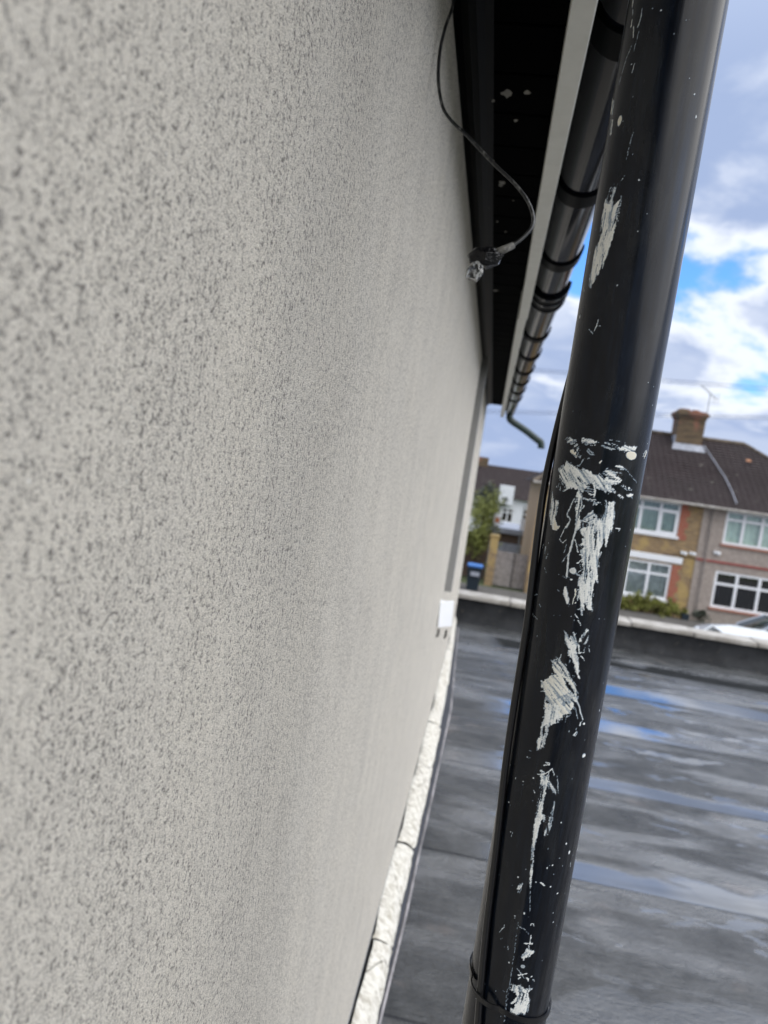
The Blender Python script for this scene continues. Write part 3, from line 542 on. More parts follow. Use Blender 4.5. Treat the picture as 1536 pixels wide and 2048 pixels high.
rs0=np.random.RandomState(2); NB=sum(1 for a in PP if a[0]>.45 and len(a[3])>12)
for q,(o_,ang,cr,f_) in enumerate([(.42 if a[0]>.7 else .3,a[1]+9,0,[v_+(v_-sum(a[3][k%2::2])/(len(a[3])/2))*.13 for k,v_ in enumerate(a[3])]) for a in PP if a[0]>.45 and len(a[3])>12]+PP):
    P=list(zip(f_[0::2],f_[1::2])); sl=box_(min(p[0] for p in P),max(p[0] for p in P),min(p[1] for p in P),max(p[1] for p in P))
    ins=inside(wS[sl],wZ[sl],P)
    if o_<0: paint[sl]*=1-ins*(-o_)*(.55+.45*(vnoise(Sg[sl]/8,Zg[sl]/8)>.4)); continue
    n=streak(wS[sl]*.4+Sg[sl]*.6,Zg[sl],ang,q+1)
    n2=np.clip((streak(wS[sl]*.3+Sg[sl]*.7,Zg[sl],ang+rs0.uniform(-12,12),q*1.7+31)-.12)*1.35,0,1)
    v=sstep(0,.24,n-(1-o_)*.95)*(.32+.68*n2**.75)
    if o_<.6: v*=.75
    put(sl,ins*v,cr)
    if q<NB: scuff[sl]=np.maximum(scuff[sl],ins*np.clip(n*1.3-.1,0,1)*.8)
for q,(w_,o_,cr,f_) in enumerate(LL):
    P=list(zip(f_[0::2],f_[1::2])); w_=max(w_*.5,2.6); sl=box_(min(p[0] for p in P),max(p[0] for p in P),min(p[1] for p in P),max(p[1] for p in P))
    d=np.full(Sg[sl].shape,1e9); a=wS[sl]*.6+Sg[sl]*.4;b=wZ[sl]*.6+Zg[sl]*.4
    for (x0,y0),(x1,y1) in zip(P[:-1],P[1:]):
        dx,dy=x1-x0,y1-y0; L2=dx*dx+dy*dy+1e-6; tt=np.clip(((a-x0)*dx+(b-y0)*dy)/L2,0,1); d=np.minimum(d,np.hypot(a-x0-tt*dx,b-y0-tt*dy))
    n=vnoise(Sg[sl]/5+q,Zg[sl]/9); v=sstep(w_*1.25,w_*.6,d)*o_*sstep(-.05,.45,n+(o_-.55)); put(sl,v,cr)
for (o_,cr,x0,y0,rx,ry) in EE:
    sl=box_(x0-rx,x0+rx,y0-ry,y0+ry); d=np.hypot((wS[sl]*.3+Sg[sl]*.7-x0)/rx,(wZ[sl]*.3+Zg[sl]*.7-y0)/ry); v=sstep(1.15,.85,d)*o_
    if rx>15: v*=.75+.25*sstep(.5,.95,d)
    put(sl,v,cr)
rs=np.random.RandomState(11)
for k in range(130):
    z=rs.uniform(100,10300) if k%3 else rs.uniform(1500,6300); x=rs.uniform(-560,560); r_=rs.choice([2.4,2.8,3.4,4.5,6.],p=[.46,.3,.16,.06,.02]); o_=rs.uniform(.35,1)
    st=rs.uniform(.8,3) if rs.rand()<.3 else 1; sl=box_(x-r_,x+r_,z-r_*3,z+r_*3,10)
    put(sl,sstep(1.3,.7,np.hypot((Sg[sl]-x)/r_,(Zg[sl]-z)/(r_*st)))*o_,0)
dust=np.clip(sstep(120,460,Sg)*.9+sstep(-300,-520,Sg)*.5,0,1)*(.35+.65*sstep(.3,.7,fbm(Sg/60,Zg/400,3)))*sstep(8200,5200,Zg)+.25*sstep(-300,-520,Sg)
dust=np.clip(dust+scuff*.75,0,1)
rad=PR+paint*.00022*(.6+.8*fbm(Sg/9,Zg/14,2))
co=np.stack([.229+rad*np.sin(TH),axy(ZZ)-rad*np.cos(TH),ZZ],-1).reshape(-1,3)
pipe=npmesh('pipe',co,gridfaces(sh[0],sh[1],True),M_pipe,dp)
for nm,arr in (('paint',paint),('cream',cream),('dust',dust)):
    a=pipe.data.attributes.new(nm,'FLOAT','POINT'); a.data.foreach_set('value',arr.astype(np.float32).ravel())
# black cable strapped to the pipe
def pp(phi,z,off):   # phi measured from the -Y side of the pipe, negative towards the wall
    return Vector((.229+(PR+off)*math.sin(phi),axy(z)-(PR+off)*math.cos(phi),z))
ctab=[(2.76,-.25),(3.6,-.40),(3.838,-.60),(3.96,-.91),(4.08,-1.12),(4.20,-1.26),(4.28,-1.50),(4.34,-1.9),(4.42,-2.3),(4.6,-2.7),(4.88,-2.8)]
zz_=np.linspace(2.77,4.86,260); 
cab=MB(); cab.tube([pp(float(np.interp(z,[c[0] for c in ctab],[c[1]-.0 for c in ctab])),z,.0031+.0006*math.sin(z*31)) for z in zz_],.0029,12)
cab=cab.build('cable',M_cable,smooth=True); tag(cab,'thin black cable running down the left side of the paint smeared pipe','cable')
tie=MB(); ZT=3.886; n=90; rings=[]
phc=float(np.interp(ZT,[c[0] for c in ctab],[c[1] for c in ctab]))
for i in range(n):
    a=-PI+2*PI*i/n; d=abs((a-phc+PI)%(2*PI)-PI); off=.0006+.0062*max(0,1-(d/.42)**2)**.7 if d<.42 else .0006+.0
    zz=ZT+.010*math.sin(a+.35)*-1+.004
    rings.append([tie.b.verts.new(pp(a,zz+dz,off+do)) for dz,do in ((-.0021,0),(-.0021,.0013),(.0021,.0013),(.0021,0))])
for i in range(n):
    for k in range(4): tie.b.faces.new((rings[i][k],rings[i][(k+1)%4],rings[(i+1)%n][(k+1)%4],rings[(i+1)%n][k]))
tag(tie.build('cable_tie',M_cable,smooth=False),'black cable tie looped round the pipe and cable near the bottom of the picture','cable tie')
# ------------------------------------------------------------------ loose hanging wire with taped end
def spline(P,n):
    P=[Vector(p) for p in P]; P=[2*P[0]-P[1]]+P+[2*P[-1]-P[-2]]; o=[]
    for i in range(1,len(P)-2):
        for k in range(n):
            t_=k/n; a,b,c,d=P[i-1:i+3]; o.append(.5*((2*b)+(c-a)*t_+(2*a-5*b+4*c-d)*t_*t_+(3*b-a-3*c+d)*t_**3))
    o.append(P[-2]); return o
hw=empty('hanging_wire',(.05,.95,4.95),'loose dark wire curling down from the black soffit to a taped connector end','wire')
W_={'w':[(0.0123,1.0000,4.9182),(0.0137,0.9950,4.8849),(0.0083,0.9900,4.8514),(0.0072,0.9850,4.8182),(0.0116,0.9800,4.7827),(0.0223,0.9750,4.7508),(0.0379,0.9700,4.7317),(0.0585,0.9650,4.7151),(0.0937,0.9600,4.6845),(0.1245,0.9550,4.6598),(0.1424,0.9500,4.6397),(0.1515,0.9450,4.6213),(0.1518,0.9400,4.6062),(0.1432,0.9350,4.5916),(0.1326,0.9300,4.5797)],'s':[(0.1347,0.9300,4.5811),(0.1239,0.9300,4.5747),(0.1131,0.9300,4.5683)],'b':[(0.1198,0.9300,4.5708),(0.1146,0.9300,4.5661),(0.1044,0.9300,4.5633),(0.0929,0.9300,4.5609),(0.0864,0.9300,4.5567)],'e':[(0.0939,0.9250,4.5550),(0.0943,0.9250,4.5445),(0.0923,0.9250,4.5343)]}
MB().tube(spline(W_['w'],14),.0021,10).build('wire',M_wire,hw,smooth=True)
sl_=W_['s']; MB().tube(sl_,[.0038,.0046,.0052],14).build('sleeve',M_sleeve,hw,smooth=True)
random.seed(12)
b=MB(); b.tube(W_['b'],[.0065,.0105,.0125,.0120,.0085],9)
for v in b.b.verts: v.co+=Vector((random.uniform(-1,1),random.uniform(-1,1),random.uniform(-1,1)))*.0018
b.build('tape_wrap',M_tape,hw,smooth=False,bevel=.0006)
b=MB(); b.tube(W_['e'],[.0075,.0090,.0080],6)
for v in b.b.verts: v.co+=Vector((random.uniform(-1,1),random.uniform(-1,1),random.uniform(-1,1)))*.0016
b.build('plastic_plug',M_clear,hw,smooth=False,bevel=.0005)
# ------------------------------------------------------------------ trunking and box on the wall
tk=MB(); vs=[]
for (z,y) in ((3.70,3.86),(4.95,4.30)):
    for dx,dy in ((0,0),(.036,0),(.036,.06),(0,.06)): vs.append(tk.b.verts.new((dx,y+dy,z)))
for f in ((0,1,2,3),(7,6,5,4),(0,4,5,1),(1,5,6,2),(2,6,7,3)): tk.b.faces.new([vs[i] for i in f])
tag(tk.build('cable_trunking',M_trunk,bevel=.002),'grey plastic trunking rising up the rendered wall above the white box','trunking')
jb=empty('junction_box',(.03,3.65,3.63),'white plastic box on the rendered wall at the foot of the grey trunking','junction box')
RB=Matrix.Rotation(R(38),3,'Z')@Matrix.Rotation(R(-4),3,'Y')
MB().box((.003,3.60,3.575),(.055,3.68,3.685),rot=RB,piv=(.004,3.6,3.63)).build('box_body',M_white,jb,bevel=.004)
MB().box((-.004,3.588,3.568),(.076,3.599,3.692),rot=RB,piv=(.004,3.6,3.63)).build('box_lid',M_white,jb,bevel=.003)
for x_ in (.012,.048): MB().tube([(x_,3.62,3.556),(x_,3.62,3.53),(x_-.004,3.63,3.515)],.005,8).build('dark_stub',M_bracket,jb)  # two short dark stubs below the box
# far swan neck
sn=MB(); sn.tube(spline([(.231,7.60,4.93),(.233,7.60,4.89),(.262,7.61,4.858),(.40,7.62,4.79),(.53,7.63,4.715),(.565,7.63,4.695),(.575,7.63,4.66),(.575,7.63,4.635)],6),.034,16)
sn=sn.build('offset_pipe',M_green,smooth=True); tag(sn,'dark green angled pipe offset sticking out from the far end of the gutter','downpipe')
# ------------------------------------------------------------------ helpers for buildings
def facade(x0,x1,z0,z1,Y,holes,depth=.10):
    b=MB(); xs=sorted({x0,x1,*[h[0] for h in holes],*[h[1] for h in holes]}); zs=sorted({z0,z1,*[h[2] for h in holes],*[h[3] for h in holes]})
    for i in range(len(xs)-1):
        for j in range(len(zs)-1):
            cx=(xs[i]+xs[i+1])/2; cz=(zs[j]+zs[j+1])/2
            if any(h[0]<cx<h[1] and h[2]<cz<h[3] for h in holes): continue
            b.face((xs[i],Y,zs[j]),(xs[i+1],Y,zs[j]),(xs[i+1],Y,zs[j+1]),(xs[i],Y,zs[j+1]))
    for h in holes:
        a,c,d,e=h
        b.face((a,Y,d),(a,Y+depth,d),(a,Y+depth,e),(a,Y,e)); b.face((c,Y,d),(c,Y+depth,d),(c,Y+depth,e),(c,Y,e)); b.face((a,Y,e),(c,Y,e),(c,Y+depth,e),(a,Y+depth,e)); b.face((a,Y,d),(c,Y,d),(c,Y+depth,d),(a,Y+depth,d))
    return b
def window(parent,x0,x1,z0,z1,Y,cols,trans,behind,fr=.085,sill=None,depth=.5,opens=()):
    b=MB(); y0,y1=Y+.02,Y+.09
    b.box((x0,y0,z0),(x0+fr,y1,z1)); b.box((x1-fr,y0,z0),(x1,y1,z1)); b.box((x0+fr,y0,z1-fr),(x1-fr,y1,z1)); b.box((x0+fr,y0,z0),(x1-fr,y1,z0+fr))
    w=(x1-x0)/cols; zt=z0+(z1-z0)*trans
    for i in range(1,cols): b.box((x0+w*i-.05,y0+.003,z0+fr),(x0+w*i+.05,y1-.003,z1-fr))
    for i in range(cols): b.box((x0+w*i+.05,y0+.006,zt-.045),(x0+w*(i+1)-.05,y1-.006,zt+.045))
    for i in opens:
        a=x0+w*i+(fr if i==0 else .035); c=x0+w*(i+1)-(fr if i==cols-1 else .035); d=z0+fr; e=zt-.03
        for q in (((a,d),(a+.05,e)),((c-.05,d),(c,e)),((a+.05,d),(c-.05,d+.05)),((a+.05,e-.05),(c-.05,e))): b.box((q[0][0],y0-.012,q[0][1]),(q[1][0],y0+.02,q[1][1]))
    o=b.build('window',M_white,parent)
    MB().face((x0+.02,Y+.06,z0+.02),(x1-.02,Y+.06,z0+.02),(x1-.02,Y+.06,z1-.02),(x0+.02,Y+.06,z1-.02)).build('pane',M_glass,o)
    c=MB(); n=int((x1-x0)/.06)
    for i in range(n):
        a=x0+(x1-x0)*i/n; d=x0+(x1-x0)*(i+1)/n; ya=Y+depth+.02*math.sin(i*1.7); yb=Y+depth+.02*math.sin((i+1)*1.7)
        c.face((a,ya,z0-.1),(d,yb,z0-.1),(d,yb,z1+.1),(a,ya,z1+.1))
    c.build('curtain_or_backing',behind,o,smooth=True)  # sheet behind the pane; dark ones paint in the unlit room
    if sill: MB().box((x0-.06,Y-.07,z0-.09),(x1+.06,Y+.05,z0-.002)).build('sill',sill,o)
    return o
def slope(b,eL,eR,rL,rR,n,lift=.03):
    eL,eR,rL,rR=map(Vector,(eL,eR,rL,rR)); N=(eR-eL).cross(((rL+rR)-(eL+eR))/2).normalized()
    if N.z<0: N=-N
    for i in range(n):
        a=i/n; c=(i+1)/n
        L0=eL.lerp(rL,a)+N*lift; R0=eR.lerp(rR,a)+N*lift; L1=eL.lerp(rL,c); R1=eR.lerp(rR,c)
        b.face(L0,R0,R1,L1); b.face(eL.lerp(rL,a),eR.lerp(rR,a),R0,L0)
# ------------------------------------------------------------------ semi-detached pair across the street
HY=30.0; XL,XM,XR=2.05,8.08,14.1; EZ=4.33
semi=empty('semi_detached_house',(8,HY,0),'pair of two storey houses, yellow brick half and pinkish pebbledash half, brown hipped roof','house')
wU1=(4.45,7.27,3.03,4.27); wD1=(4.1,7.28,.60,1.96)
facade(XL,XM,-.1,EZ,HY,[wU1,wD1]).build('brick_wall',M_stock,semi)
wU2=(8.90,12.2,3.03,4.27); wD2=(8.86,12.9,.63,2.0)
facade(XM,XR,-.1,EZ,HY-.03,[wU2,wD2]).build('pebbledash_wall',M_pebble,semi)
sw=MB(); sw.face((XL,HY,-.1),(XL,HY+8,-.1),(XL,HY+8,EZ),(XL,HY,EZ)); sw.build('side_wall',M_tan,semi); sw=MB(); sw.face((XR,HY-.03,-.1),(XR,HY+8,-.1),(XR,HY+8,EZ),(XR,HY-.03,EZ)); sw.build('side_wall',M_pebble,semi)
MB().face((XL,HY+8,-.1),(XR,HY+8,-.1),(XR,HY+8,EZ),(XL,HY+8,EZ)).build('rear_wall',M_tan,semi)
MB().box((XM-.01,HY-.03,-.1),(XM+.0,HY+.01,EZ)).build('render_stop',M_pebble,semi)
for (a,b_) in ((wU1[1],(wU1[2]-.1,wU1[3])),(wD1[1],(wD1[2]-.1,wD1[3]))):
    rq=MB(); z=b_[0]; k=0
    while z<b_[1]-.02: rq.box((a+.002,HY-.012,z),(a+(.24 if k%2 else .34),HY+.05,min(z+.222,b_[1]-.002))); z+=.2221; k+=1
    bmesh.ops.remove_doubles(rq.b,verts=rq.b.verts,dist=.001); rq.build('red_quoins',M_redbrick,semi)
MB().box((3.9,HY-.05,2.03),(7.62,HY+.06,2.27)).build('lintel',M_white,semi,bevel=.01)
MB().box((XM+.02,HY-.075,2.29),(XR,HY-.028,2.37)).build('string_course',M_pinktrim,semi)
MB().box((6.9,HY-.02,2.30),(XM+.02,HY+.02,2.35)).build('brick_string',M_darkbrick,semi)
window(semi,*wU1,HY,4,.74,M_blind,depth=.14,opens=(3,),sill=M_white); window(semi,*wD1,HY,4,.68,M_net,depth=.16,sill=M_white)
window(semi,*wU2,HY-.03,5,.74,M_blind,depth=.14,sill=M_sillbrown); window(semi,*wD2,HY-.03,5,.66,M_dark,sill=M_sillbrown,depth=1.2)
rf=MB(); o_=.35; RZt=7.08; RL=(5.95,HY+4,RZt); RR=(10.3,HY+4,RZt)
c0=(XL-o_,HY-o_,EZ);c1=(XR+o_,HY-o_,EZ);c2=(XR+o_,HY+8+o_,EZ);c3=(XL-o_,HY+8+o_,EZ)
slope(rf,c0,c1,RL,RR,24); slope(rf,c2,c3,RR,RL,24); slope(rf,c1,c2,RR,RR,24); slope(rf,c3,c0,RL,RL,24)
roof=rf.build('roof',M_tile,semi,recalc=False)
rd=MB()
def ridge(a,b,r=.11):
    a=Vector(a);b=Vector(b);n=max(2,int((b-a).length/.42))
    for i in range(n): rd.tube([a.lerp(b,i/n),a.lerp(b,(i+.97)/n)],[r,r*.93],8)
ridge(RL,RR); ridge(c0,RL,.09); ridge(c1,RR,.09)
rd.build('ridge_tiles',M_ridge,semi)
MB().box((XL-o_,HY-o_-.10,EZ-.06),(XR+o_,HY-o_+.02,EZ+.03)).build('house_gutter',M_coping,semi,bevel=.02)
MB().box((XL-.3,HY-o_,EZ-.02),(XR+.3,HY+.0,EZ-.005)).build('eaves_soffit',M_whitewall,semi)
ch=MB(); ch.box((7.36,HY+3.3,5.9),(8.42,HY+4.3,7.78)); ch.box((7.31,HY+3.25,7.78),(8.47,HY+4.35,7.90)); ch.box((7.25,HY+3.19,7.90),(8.53,HY+4.41,8.05)); ch.box((7.33,HY+3.27,8.05),(8.45,HY+4.33,8.11)); ch.blob((7.6,HY+3.8,8.10),.26,3,(1,1,.5),.06); ch.blob((8.15,HY+3.8,8.09),.24,3,(1,1,.45),.06)
chs=ch.build('chimney',M_chim,roof,bevel=.015,seg=1)
for x_ in (7.72,8.08): MB().tube([(x_,HY+3.75,8.06),(x_,HY+3.75,8.16),(x_,HY+3.75,8.20)],[.15,.13,.15],12).build('chimney_pot',M_pot,roof)
fl=MB(); fl.face((7.22,HY+2.98,6.46),(8.56,HY+2.98,6.46),(8.48,HY+3.285,6.74),(7.30,HY+3.285,6.74)); fl.box((7.31,HY+3.26,6.5),(7.355,HY+4.0,7.05)); fl.build('chimney_flashing',M_leadlight,roof)
sc=MB(); pts=[(8.50,HY+3.2,6.70),(8.72,HY+2.4,6.17),(8.98,HY+1.4,5.52),(9.1,HY+.5,4.95),(9.12,HY-.2,4.52)]
sc.tube([Vector(p)+Vector((0,0,.05)) for p in pts],.02,6); sc.build('mortar_line',M_leadlight,roof)
rt_=MB(); rt_.face((10.02,HY+2.55,6.30),(10.24,HY+2.55,6.30),(10.22,HY+2.68,6.39),(10.05,HY+2.68,6.39)); 
for v in rt_.b.verts: v.co.z+=.02
rt_.build('replaced_tile',M_pot,roof)
d=MB(); d.tube([(8.40,HY-.09,4.3),(8.40,HY-.09,.1)],.022,8); d.tube([(8.32,HY-.07,4.3),(8.32,HY-.07,.1)],.010,6); d.build('rain_pipe',M_timber,semi)
for (x_,z_) in ((7.55,2.47),(7.86,2.50),(8.72,2.66)):
    l=MB(); l.box((x_-.05,HY-.10,z_-.05),(x_+.05,HY-.0,z_+.06)); l.blob((x_+.10,HY-.13,z_-.01),.075,2); l.build('security_light',M_white,semi,bevel=.01)
# aerials on the chimney
def aerial(x,z0,z1,hd,lab,n=9,L=1.0):
    a=empty('tv_aerial',(x,HY+3.6,z0),lab,'tv aerial'); MB().tube([(x,HY+3.6,z0),(x,HY+3.6,z1)],.020,8).build('mast',M_metal,a)
    b=MB(); dx,dy=math.cos(hd),math.sin(hd); c=Vector((x,HY+3.6,z1-.04)); D=Vector((dx,dy,.42)); P_=Vector((-dy,dx,0))
    b.tube([c-D*L*.4,c+D*L*.6],.014,6)
    for k in range(n):
        q=c+D*(L*(-.35+.9*k/(n-1))); l=.16-.008*k; b.tube([q-P_*l,q+P_*l],.007,5)
    q=c-D*L*.38
    for dz in (-.18,-.09,0,.09,.18): b.tube([q+Vector((0,0,dz))-P_*.2,q+Vector((0,0,dz))+P_*.2],.007,5)
    b.build('yagi_array',M_metal,a); return a
aerial(8.50,7.2,8.98,R(215),'thin metal tv aerial on a mast at the right edge of the sooty brick chimney')
# overhead lines
OL=[((-40.5033,24.0000,5.8295),(49.0015,24.0000,9.7036)),((-40.4971,24.0000,5.8359),(48.9693,24.0000,9.8579)),((-37.8581,24.0000,2.0059),(46.9898,24.0000,11.4599)),((-37.8667,24.0000,2.0987),(46.9748,24.0000,11.5140))]
for k,(a,b_) in enumerate(OL):
    a=Vector(a);b_=Vector(b_); q=MB(); q.tube([a.lerp(b_,i/40)-Vector((0,0,.25*(1-(2*((i-20)/20))**2 if abs(i-20)<10 else 0)))*0 for i in range(41)],.006,6); tag(q.build('overhead_line',M_cable),['lower wire of the higher pair of overhead lines crossing the sky above the chimney','upper wire of the higher pair of overhead lines crossing the sky above the chimney','lower wire of the lower pair of overhead lines passing behind the chimney stack','upper wire of the lower pair of overhead lines passing behind the chimney stack'][k],'overhead line','overhead lines')

# ------------------------------------------------------------------ white terrace far off
tz=-1.9; TY=60
ter=empty('white_terrace',(2,TY,tz),'row of white rendered houses under a long dark roof seen past the wall end','house')
hol=[(-3.2,-2.0,.9,2.0),(-.9,.3,.9,2.1),(1.3,2.2,.9,2.0),(2.9,4.6,.8,2.1),(-3,-1.6,-1.2,.1),(-.6,.6,-1.2,.1),(1.5,2.7,-1.1,.1),(3.2,4.4,-1.2,.1),(5.4,6.6,.9,2.0)]
facade(-9,7.5,tz,2.75,TY,hol).build('wall',M_whitewall,ter)
for h in hol: window(ter,*h,TY,2,.7,M_dark,sill=None)
rb=MB(); slope(rb,(-9.3,TY-.4,2.75),(7.8,TY-.4,2.75),(-9.3,TY+4,5.15),(7.8,TY+4,5.15),14,.03); slope(rb,(7.8,TY+8.4,2.75),(-9.3,TY+8.4,2.75),(7.8,TY+4,5.15),(-9.3,TY+4,5.15),14); rb.build('roof',M_tile,ter,recalc=False)
MB().box((.9,TY-.6,2.3),(2.0,TY+1,3.7)).build('dormer',M_whitewall,ter)
MB().box((-1.2,TY+3.6,4.9),(-.3,TY+4.4,5.7)).build('chimney',M_chim,ter)
# garage, wall, gate, pillar, bin
gar=empty('garage',(1.2,40,0),'low flat roofed garage with pale fascia behind the timber gate','garage')
MB().box((.1,38,-.1),(2.5,43,1.62)).build('wall',M_darkbrick,gar); MB().box((-.1,37.8,1.62),(2.75,43.2,1.86)).build('roof_fascia',M_leadlight,gar); MB().box((.4,37.96,0),(2.1,38.02,1.15)).build('garage_door',M_leadlight,gar)
gt=empty('timber_gate',(1.3,30.6,0),'weathered grey vertical board gate beside a yellow brick pillar','gate')
b=MB(); x=.80
while x<2.02: b.box((x,30.6+random.uniform(0,.01),.05),(x+.098,30.63,1.42+random.uniform(-.01,.01))); x+=.102
b.build('boards',M_timber,gt); MB().box((.8,30.635,1.15),(2.02,30.68,1.25)).build('rail',M_timber,gt); MB().box((.8,30.635,.2),(2.02,30.68,.3)).build('rail',M_timber,gt)
MB().box((1.50,30.56,.05),(1.53,30.60,1.42)).build('cover_strip',M_dark,gt)
tag(MB().box((.48,30.45,-.1),(.79,30.78,1.95)).box((.45,30.42,1.95),(.82,30.81,2.03)).build('gate_pillar',M_stock),'narrow yellow brick pillar standing between the bin and the timber gate','pillar')
tag(MB().box((-3,32.2,-.1),(.46,32.45,1.75)).box((-3,32.15,1.75),(.46,32.5,1.82)).build('garden_wall',M_darkbrick),'brown brick garden wall behind the blue lidded bin','wall')
sg=empty('notice_post',(.86,33,0),'small white and orange notice on a post above the garden wall','sign')
MB().tube([(.62,33,0),(.62,33,2.5)],.03,8).build('post',M_metal,sg); MB().box((.52,32.95,2.25),(.78,32.97,2.75)).build('notice_board',M_whitewall,sg); MB().box((.56,32.935,2.38),(.74,32.947,2.58)).build('orange_panel',mat('orange_panel',col=(.5,.14,.04,1),rough=.5),sg)
sp2=empty('metal_post',(1.75,34,0),'slim pale metal post with white plate in front of the garage','post')
MB().tube([(1.75,34,0),(1.75,34,3.2)],.035,8).build('post',M_metal,sp2); MB().box((1.67,33.93,2.15),(1.86,33.96,2.65)).build('plate',M_white,sp2)
bn=empty('wheelie_bin',(.07,28,0),'dark wheelie bin with a blue lid beside the brick pillar','bin')
b=MB(); b.prism([(-.20,.05),(.20,.05),(.26,.96),(-.26,.96)],'y',27.7,28.25)
for v in b.b.verts: v.co.x+=.05
b.build('bin_body',M_binbody,bn,bevel=.02); MB().box((-.23,27.64,.965),(.33,28.3,1.05)).build('lid',M_binlid,bn,bevel=.03); MB().box((-.20,28.3,.94),(.30,28.36,.99)).build('handle',M_binbody,bn)
MB().tube([(-.15,28.2,.1),(-.10,28.2,.1)],.1,14).build('wheel',M_tyre,bn); MB().tube([(.20,28.2,.1),(.25,28.2,.1)],.1,14).build('wheel',M_tyre,bn)
MB().box((-.08,27.60,.66),(.24,27.68,.80)).build('grey_sticker_panel',M_leadlight,bn)
# ------------------------------------------------------------------ vegetation
def leaves(b,c,r,n,sz,flat=1.):
    c=Vector(c)
    cl=[(Vector((random.gauss(0,.45)*r[0],random.gauss(0,.45)*r[1],random.gauss(0,.42)*r[2])),random.uniform(.25,.5)) for _ in range(max(5,n//70))]
    for k in range(n):
        q,s_=random.choice(cl); v=Vector((random.gauss(0,1),random.gauss(0,1),random.gauss(0,1)*flat)); v=v.normalized()*random.random()**.4*s_
        p=c+q+Vector((v.x*r[0],v.y*r[1],v.z*r[2])); 
        if p.z<.02: continue
        a=Vector((random.gauss(0,1),random.gauss(0,1),random.gauss(0,1))).normalized(); d=a.orthogonal().normalized(); e=a.cross(d); w=sz*random.uniform(.6,1.3)
        b.face(p-d*w,p-e*w*.5,p+d*w,p+e*w*.5)
def tree(name,x,y,h,r,m,lab,cat,n=1500,sz=.07,trunk=.09,base=0):
    t_=empty(name,(x,y,base),lab,cat); random.seed(int(x*100+y)); b=MB(); b.tube([(x,y,base-.1),(x+.05,y,base+h*.35),(x-.03,y+.05,base+h*.7)],[trunk,trunk*.7,trunk*.3],8)
    for k in range(6):
        a=random.uniform(0,2*PI); z=base+h*random.uniform(.3,.6); b.tube([(x,y,z),(x+math.cos(a)*r[0]*.4,y+math.sin(a)*r[1]*.4,z+h*.15),(x+math.cos(a)*r[0]*.7,y+math.sin(a)*r[1]*.7,z+h*.3)],[trunk*.4,trunk*.25,trunk*.1],6)
    b.build('trunk',M_bark,t_,smooth=True); b=MB(); leaves(b,(x,y,base+h-r[2]*.9),r,n,sz); b.build('crown',m,t_,recalc=False); return t_
tree('garden_tree',.12,33.4,3.75,(.85,.8,1.45),M_leafy,'yellow green bushy tree behind the brown garden wall','tree',2600,.06)
tree('grey_tree',.1,46,3.9,(.95,1.2,1.25),M_leafd,'grey green tree in front of the white terrace','tree',2200,.09)
tree('wall_shrub',-.05,31.6,2.45,(.62,.3,.95),M_leafy,'leafy green shrub in front of the brown garden wall, just behind the blue lidded bin','shrub',2200,.05,.03)
tree('red_shrub',3.0,54.5,1.5,(1.5,.8,1.0),M_leafr,'red leaved shrub in front of the white terrace','shrub',1500,.09,.05,-1.3)
hd=empty('low_hedge',(6.4,29.3,0),'low yellow green hedge under the brick house window','hedge'); b=MB(); random.seed(9)
for k in range(9): leaves(b,(5.2+k*.28,29.3,.36),(.34,.38,.42),650,.05)
b.build('foliage',M_hedge,hd,recalc=False)
for k in range(9): MB().tube([(5.2+k*.28,29.3,0),(5.22+k*.28,29.3,.4)],.02,6).build('stem',M_bark,hd)
tree('bare_shrub',8.35,29.2,.62,(.42,.25,.32),M_leafd,'dark bare shrub at the foot of the wall where brick meets pebbledash','shrub',500,.05,.03)
tag(MB().prism([(7.72,.0),(7.92,.0),(7.96,.34),(7.68,.34)],'y',29.0,29.25).build('planter',M_binbody,bevel=.01),'small black planter at the foot of the yellow brick wall','planter')
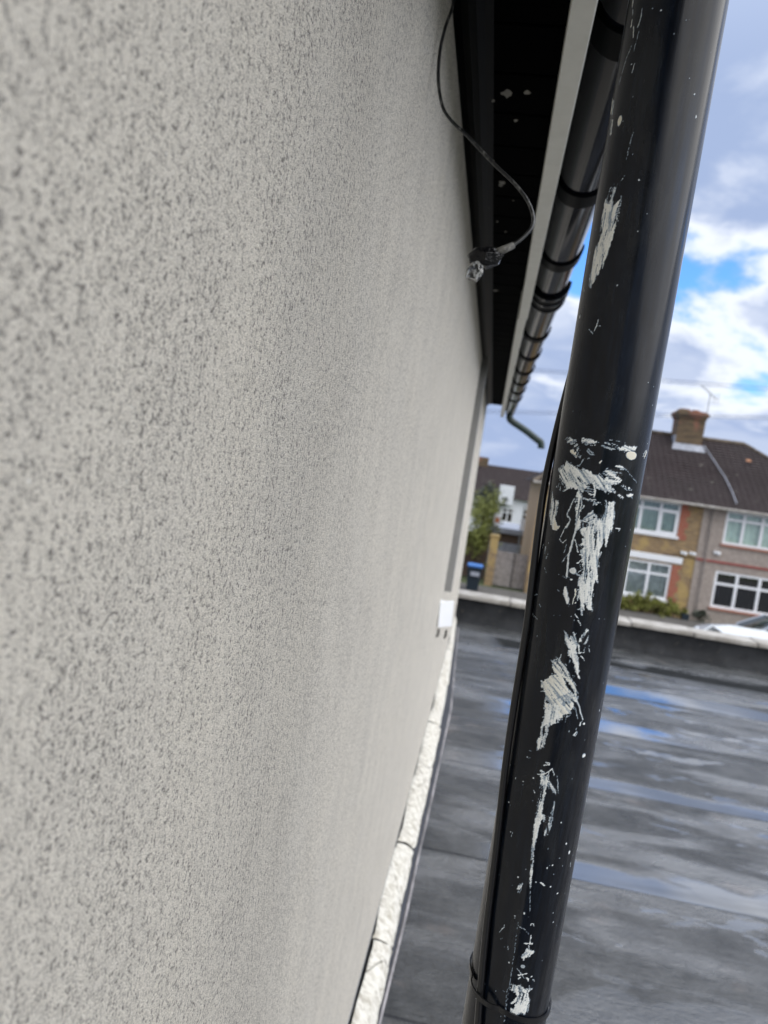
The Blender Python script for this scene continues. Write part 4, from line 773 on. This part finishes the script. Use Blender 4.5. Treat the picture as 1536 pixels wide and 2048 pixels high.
# ------------------------------------------------------------------ cars
def car(x,y,m,lab,h=1.46,L=4.1):
    c=empty('parked_car',(x+L/2,y,0),lab,'car'); w=.86
    def X(s): return x+s*L/4.1
    body=[(0,.30),(.02,.62),(.15,.74),(.55,.86),(1.05,.93),(1.25,.96),(3.75,.98),(4.0,.90),(4.08,.62),(4.1,.32),(3.7,.24),(.3,.24)]
    b=MB(); b.prism([(X(p[0]),p[1]) for p in body],'y',y-w,y+w)
    for v in b.b.verts:
        if v.co.z>.8: v.co.y=y+(v.co.y-y)*.90
    ob=b.build('body',m,c,bevel=.05,seg=3,smooth=True)
    cab=[(1.22,.955),(1.95,h-.07),(2.3,h-.015),(3.1,h-.015),(3.55,h-.1),(3.85,.975)]
    b=MB(); b.prism([(X(p[0]),p[1]) for p in cab],'y',y-w*.88,y+w*.88)
    for v in b.b.verts:
        if v.co.z>1.2: v.co.y=y+(v.co.y-y)*.84
    b.build('windows',M_carglass,c,bevel=.04,seg=2,smooth=True)
    rt2=[(1.93,h-.075),(2.3,h+.005),(3.1,h+.005),(3.56,h-.085),(3.5,h-.11),(3.08,h-.03),(2.3,h-.03),(2.0,h-.10)]
    b=MB(); b.prism([(X(p[0]),p[1]) for p in rt2],'y',y-w*.77,y+w*.77)
    for sy in (-1,1):
        for (s0,s1) in ((1.22,1.95),(3.85,3.52)): b.tube([(X(s0),y+sy*w*.885,.97),(X(s1),y+sy*w*.755,h-.07)],.03,6)
        b.tube([(X(2.65),y+sy*w*.885,.97),(X(2.65),y+sy*w*.755,h-.04)],.03,6)
    b.build('roof',m,c,smooth=False)
    for sy in (-1,1):
        b=MB(); b.blob((X(1.42),y+sy*(w+.02),1.0),.085,2,(.8,1.1,.7)); b.build('mirror',m,c,smooth=True)
        for s_ in (.72,3.35):
            yo=y+sy*(w-.02); q=MB(); q.tube([(X(s_),yo-sy*.20,.31),(X(s_),yo-sy*.18,.31),(X(s_),yo-sy*.02,.31),(X(s_),yo,.31)],[.28,.31,.31,.28],24); wh=q.build('wheel',M_tyre,c)
            q=MB(); q.tube([(X(s_),yo,.31),(X(s_),yo+sy*.012,.31)],[.20,.18],18); q.build('rim',M_rim,wh)
        b=MB(); b.blob((X(.10),y+sy*.62,.66),.13,2,(.6,1.2,.55)); b.build('headlight',M_headl,c,smooth=True)
        b=MB(); b.blob((X(4.02),y+sy*.66,.78),.12,2,(.5,1.,.9)); b.build('tail_lamp',M_lamp,c,smooth=True)
    return c
car(6.75,23.3,M_silver,'silver car parked in front of the pebbledash house, bonnet and windscreen showing')
car(3.65,17.6,M_whitecar,'white car nearer than the silver one, only its roof line showing above the coping',h=1.72)
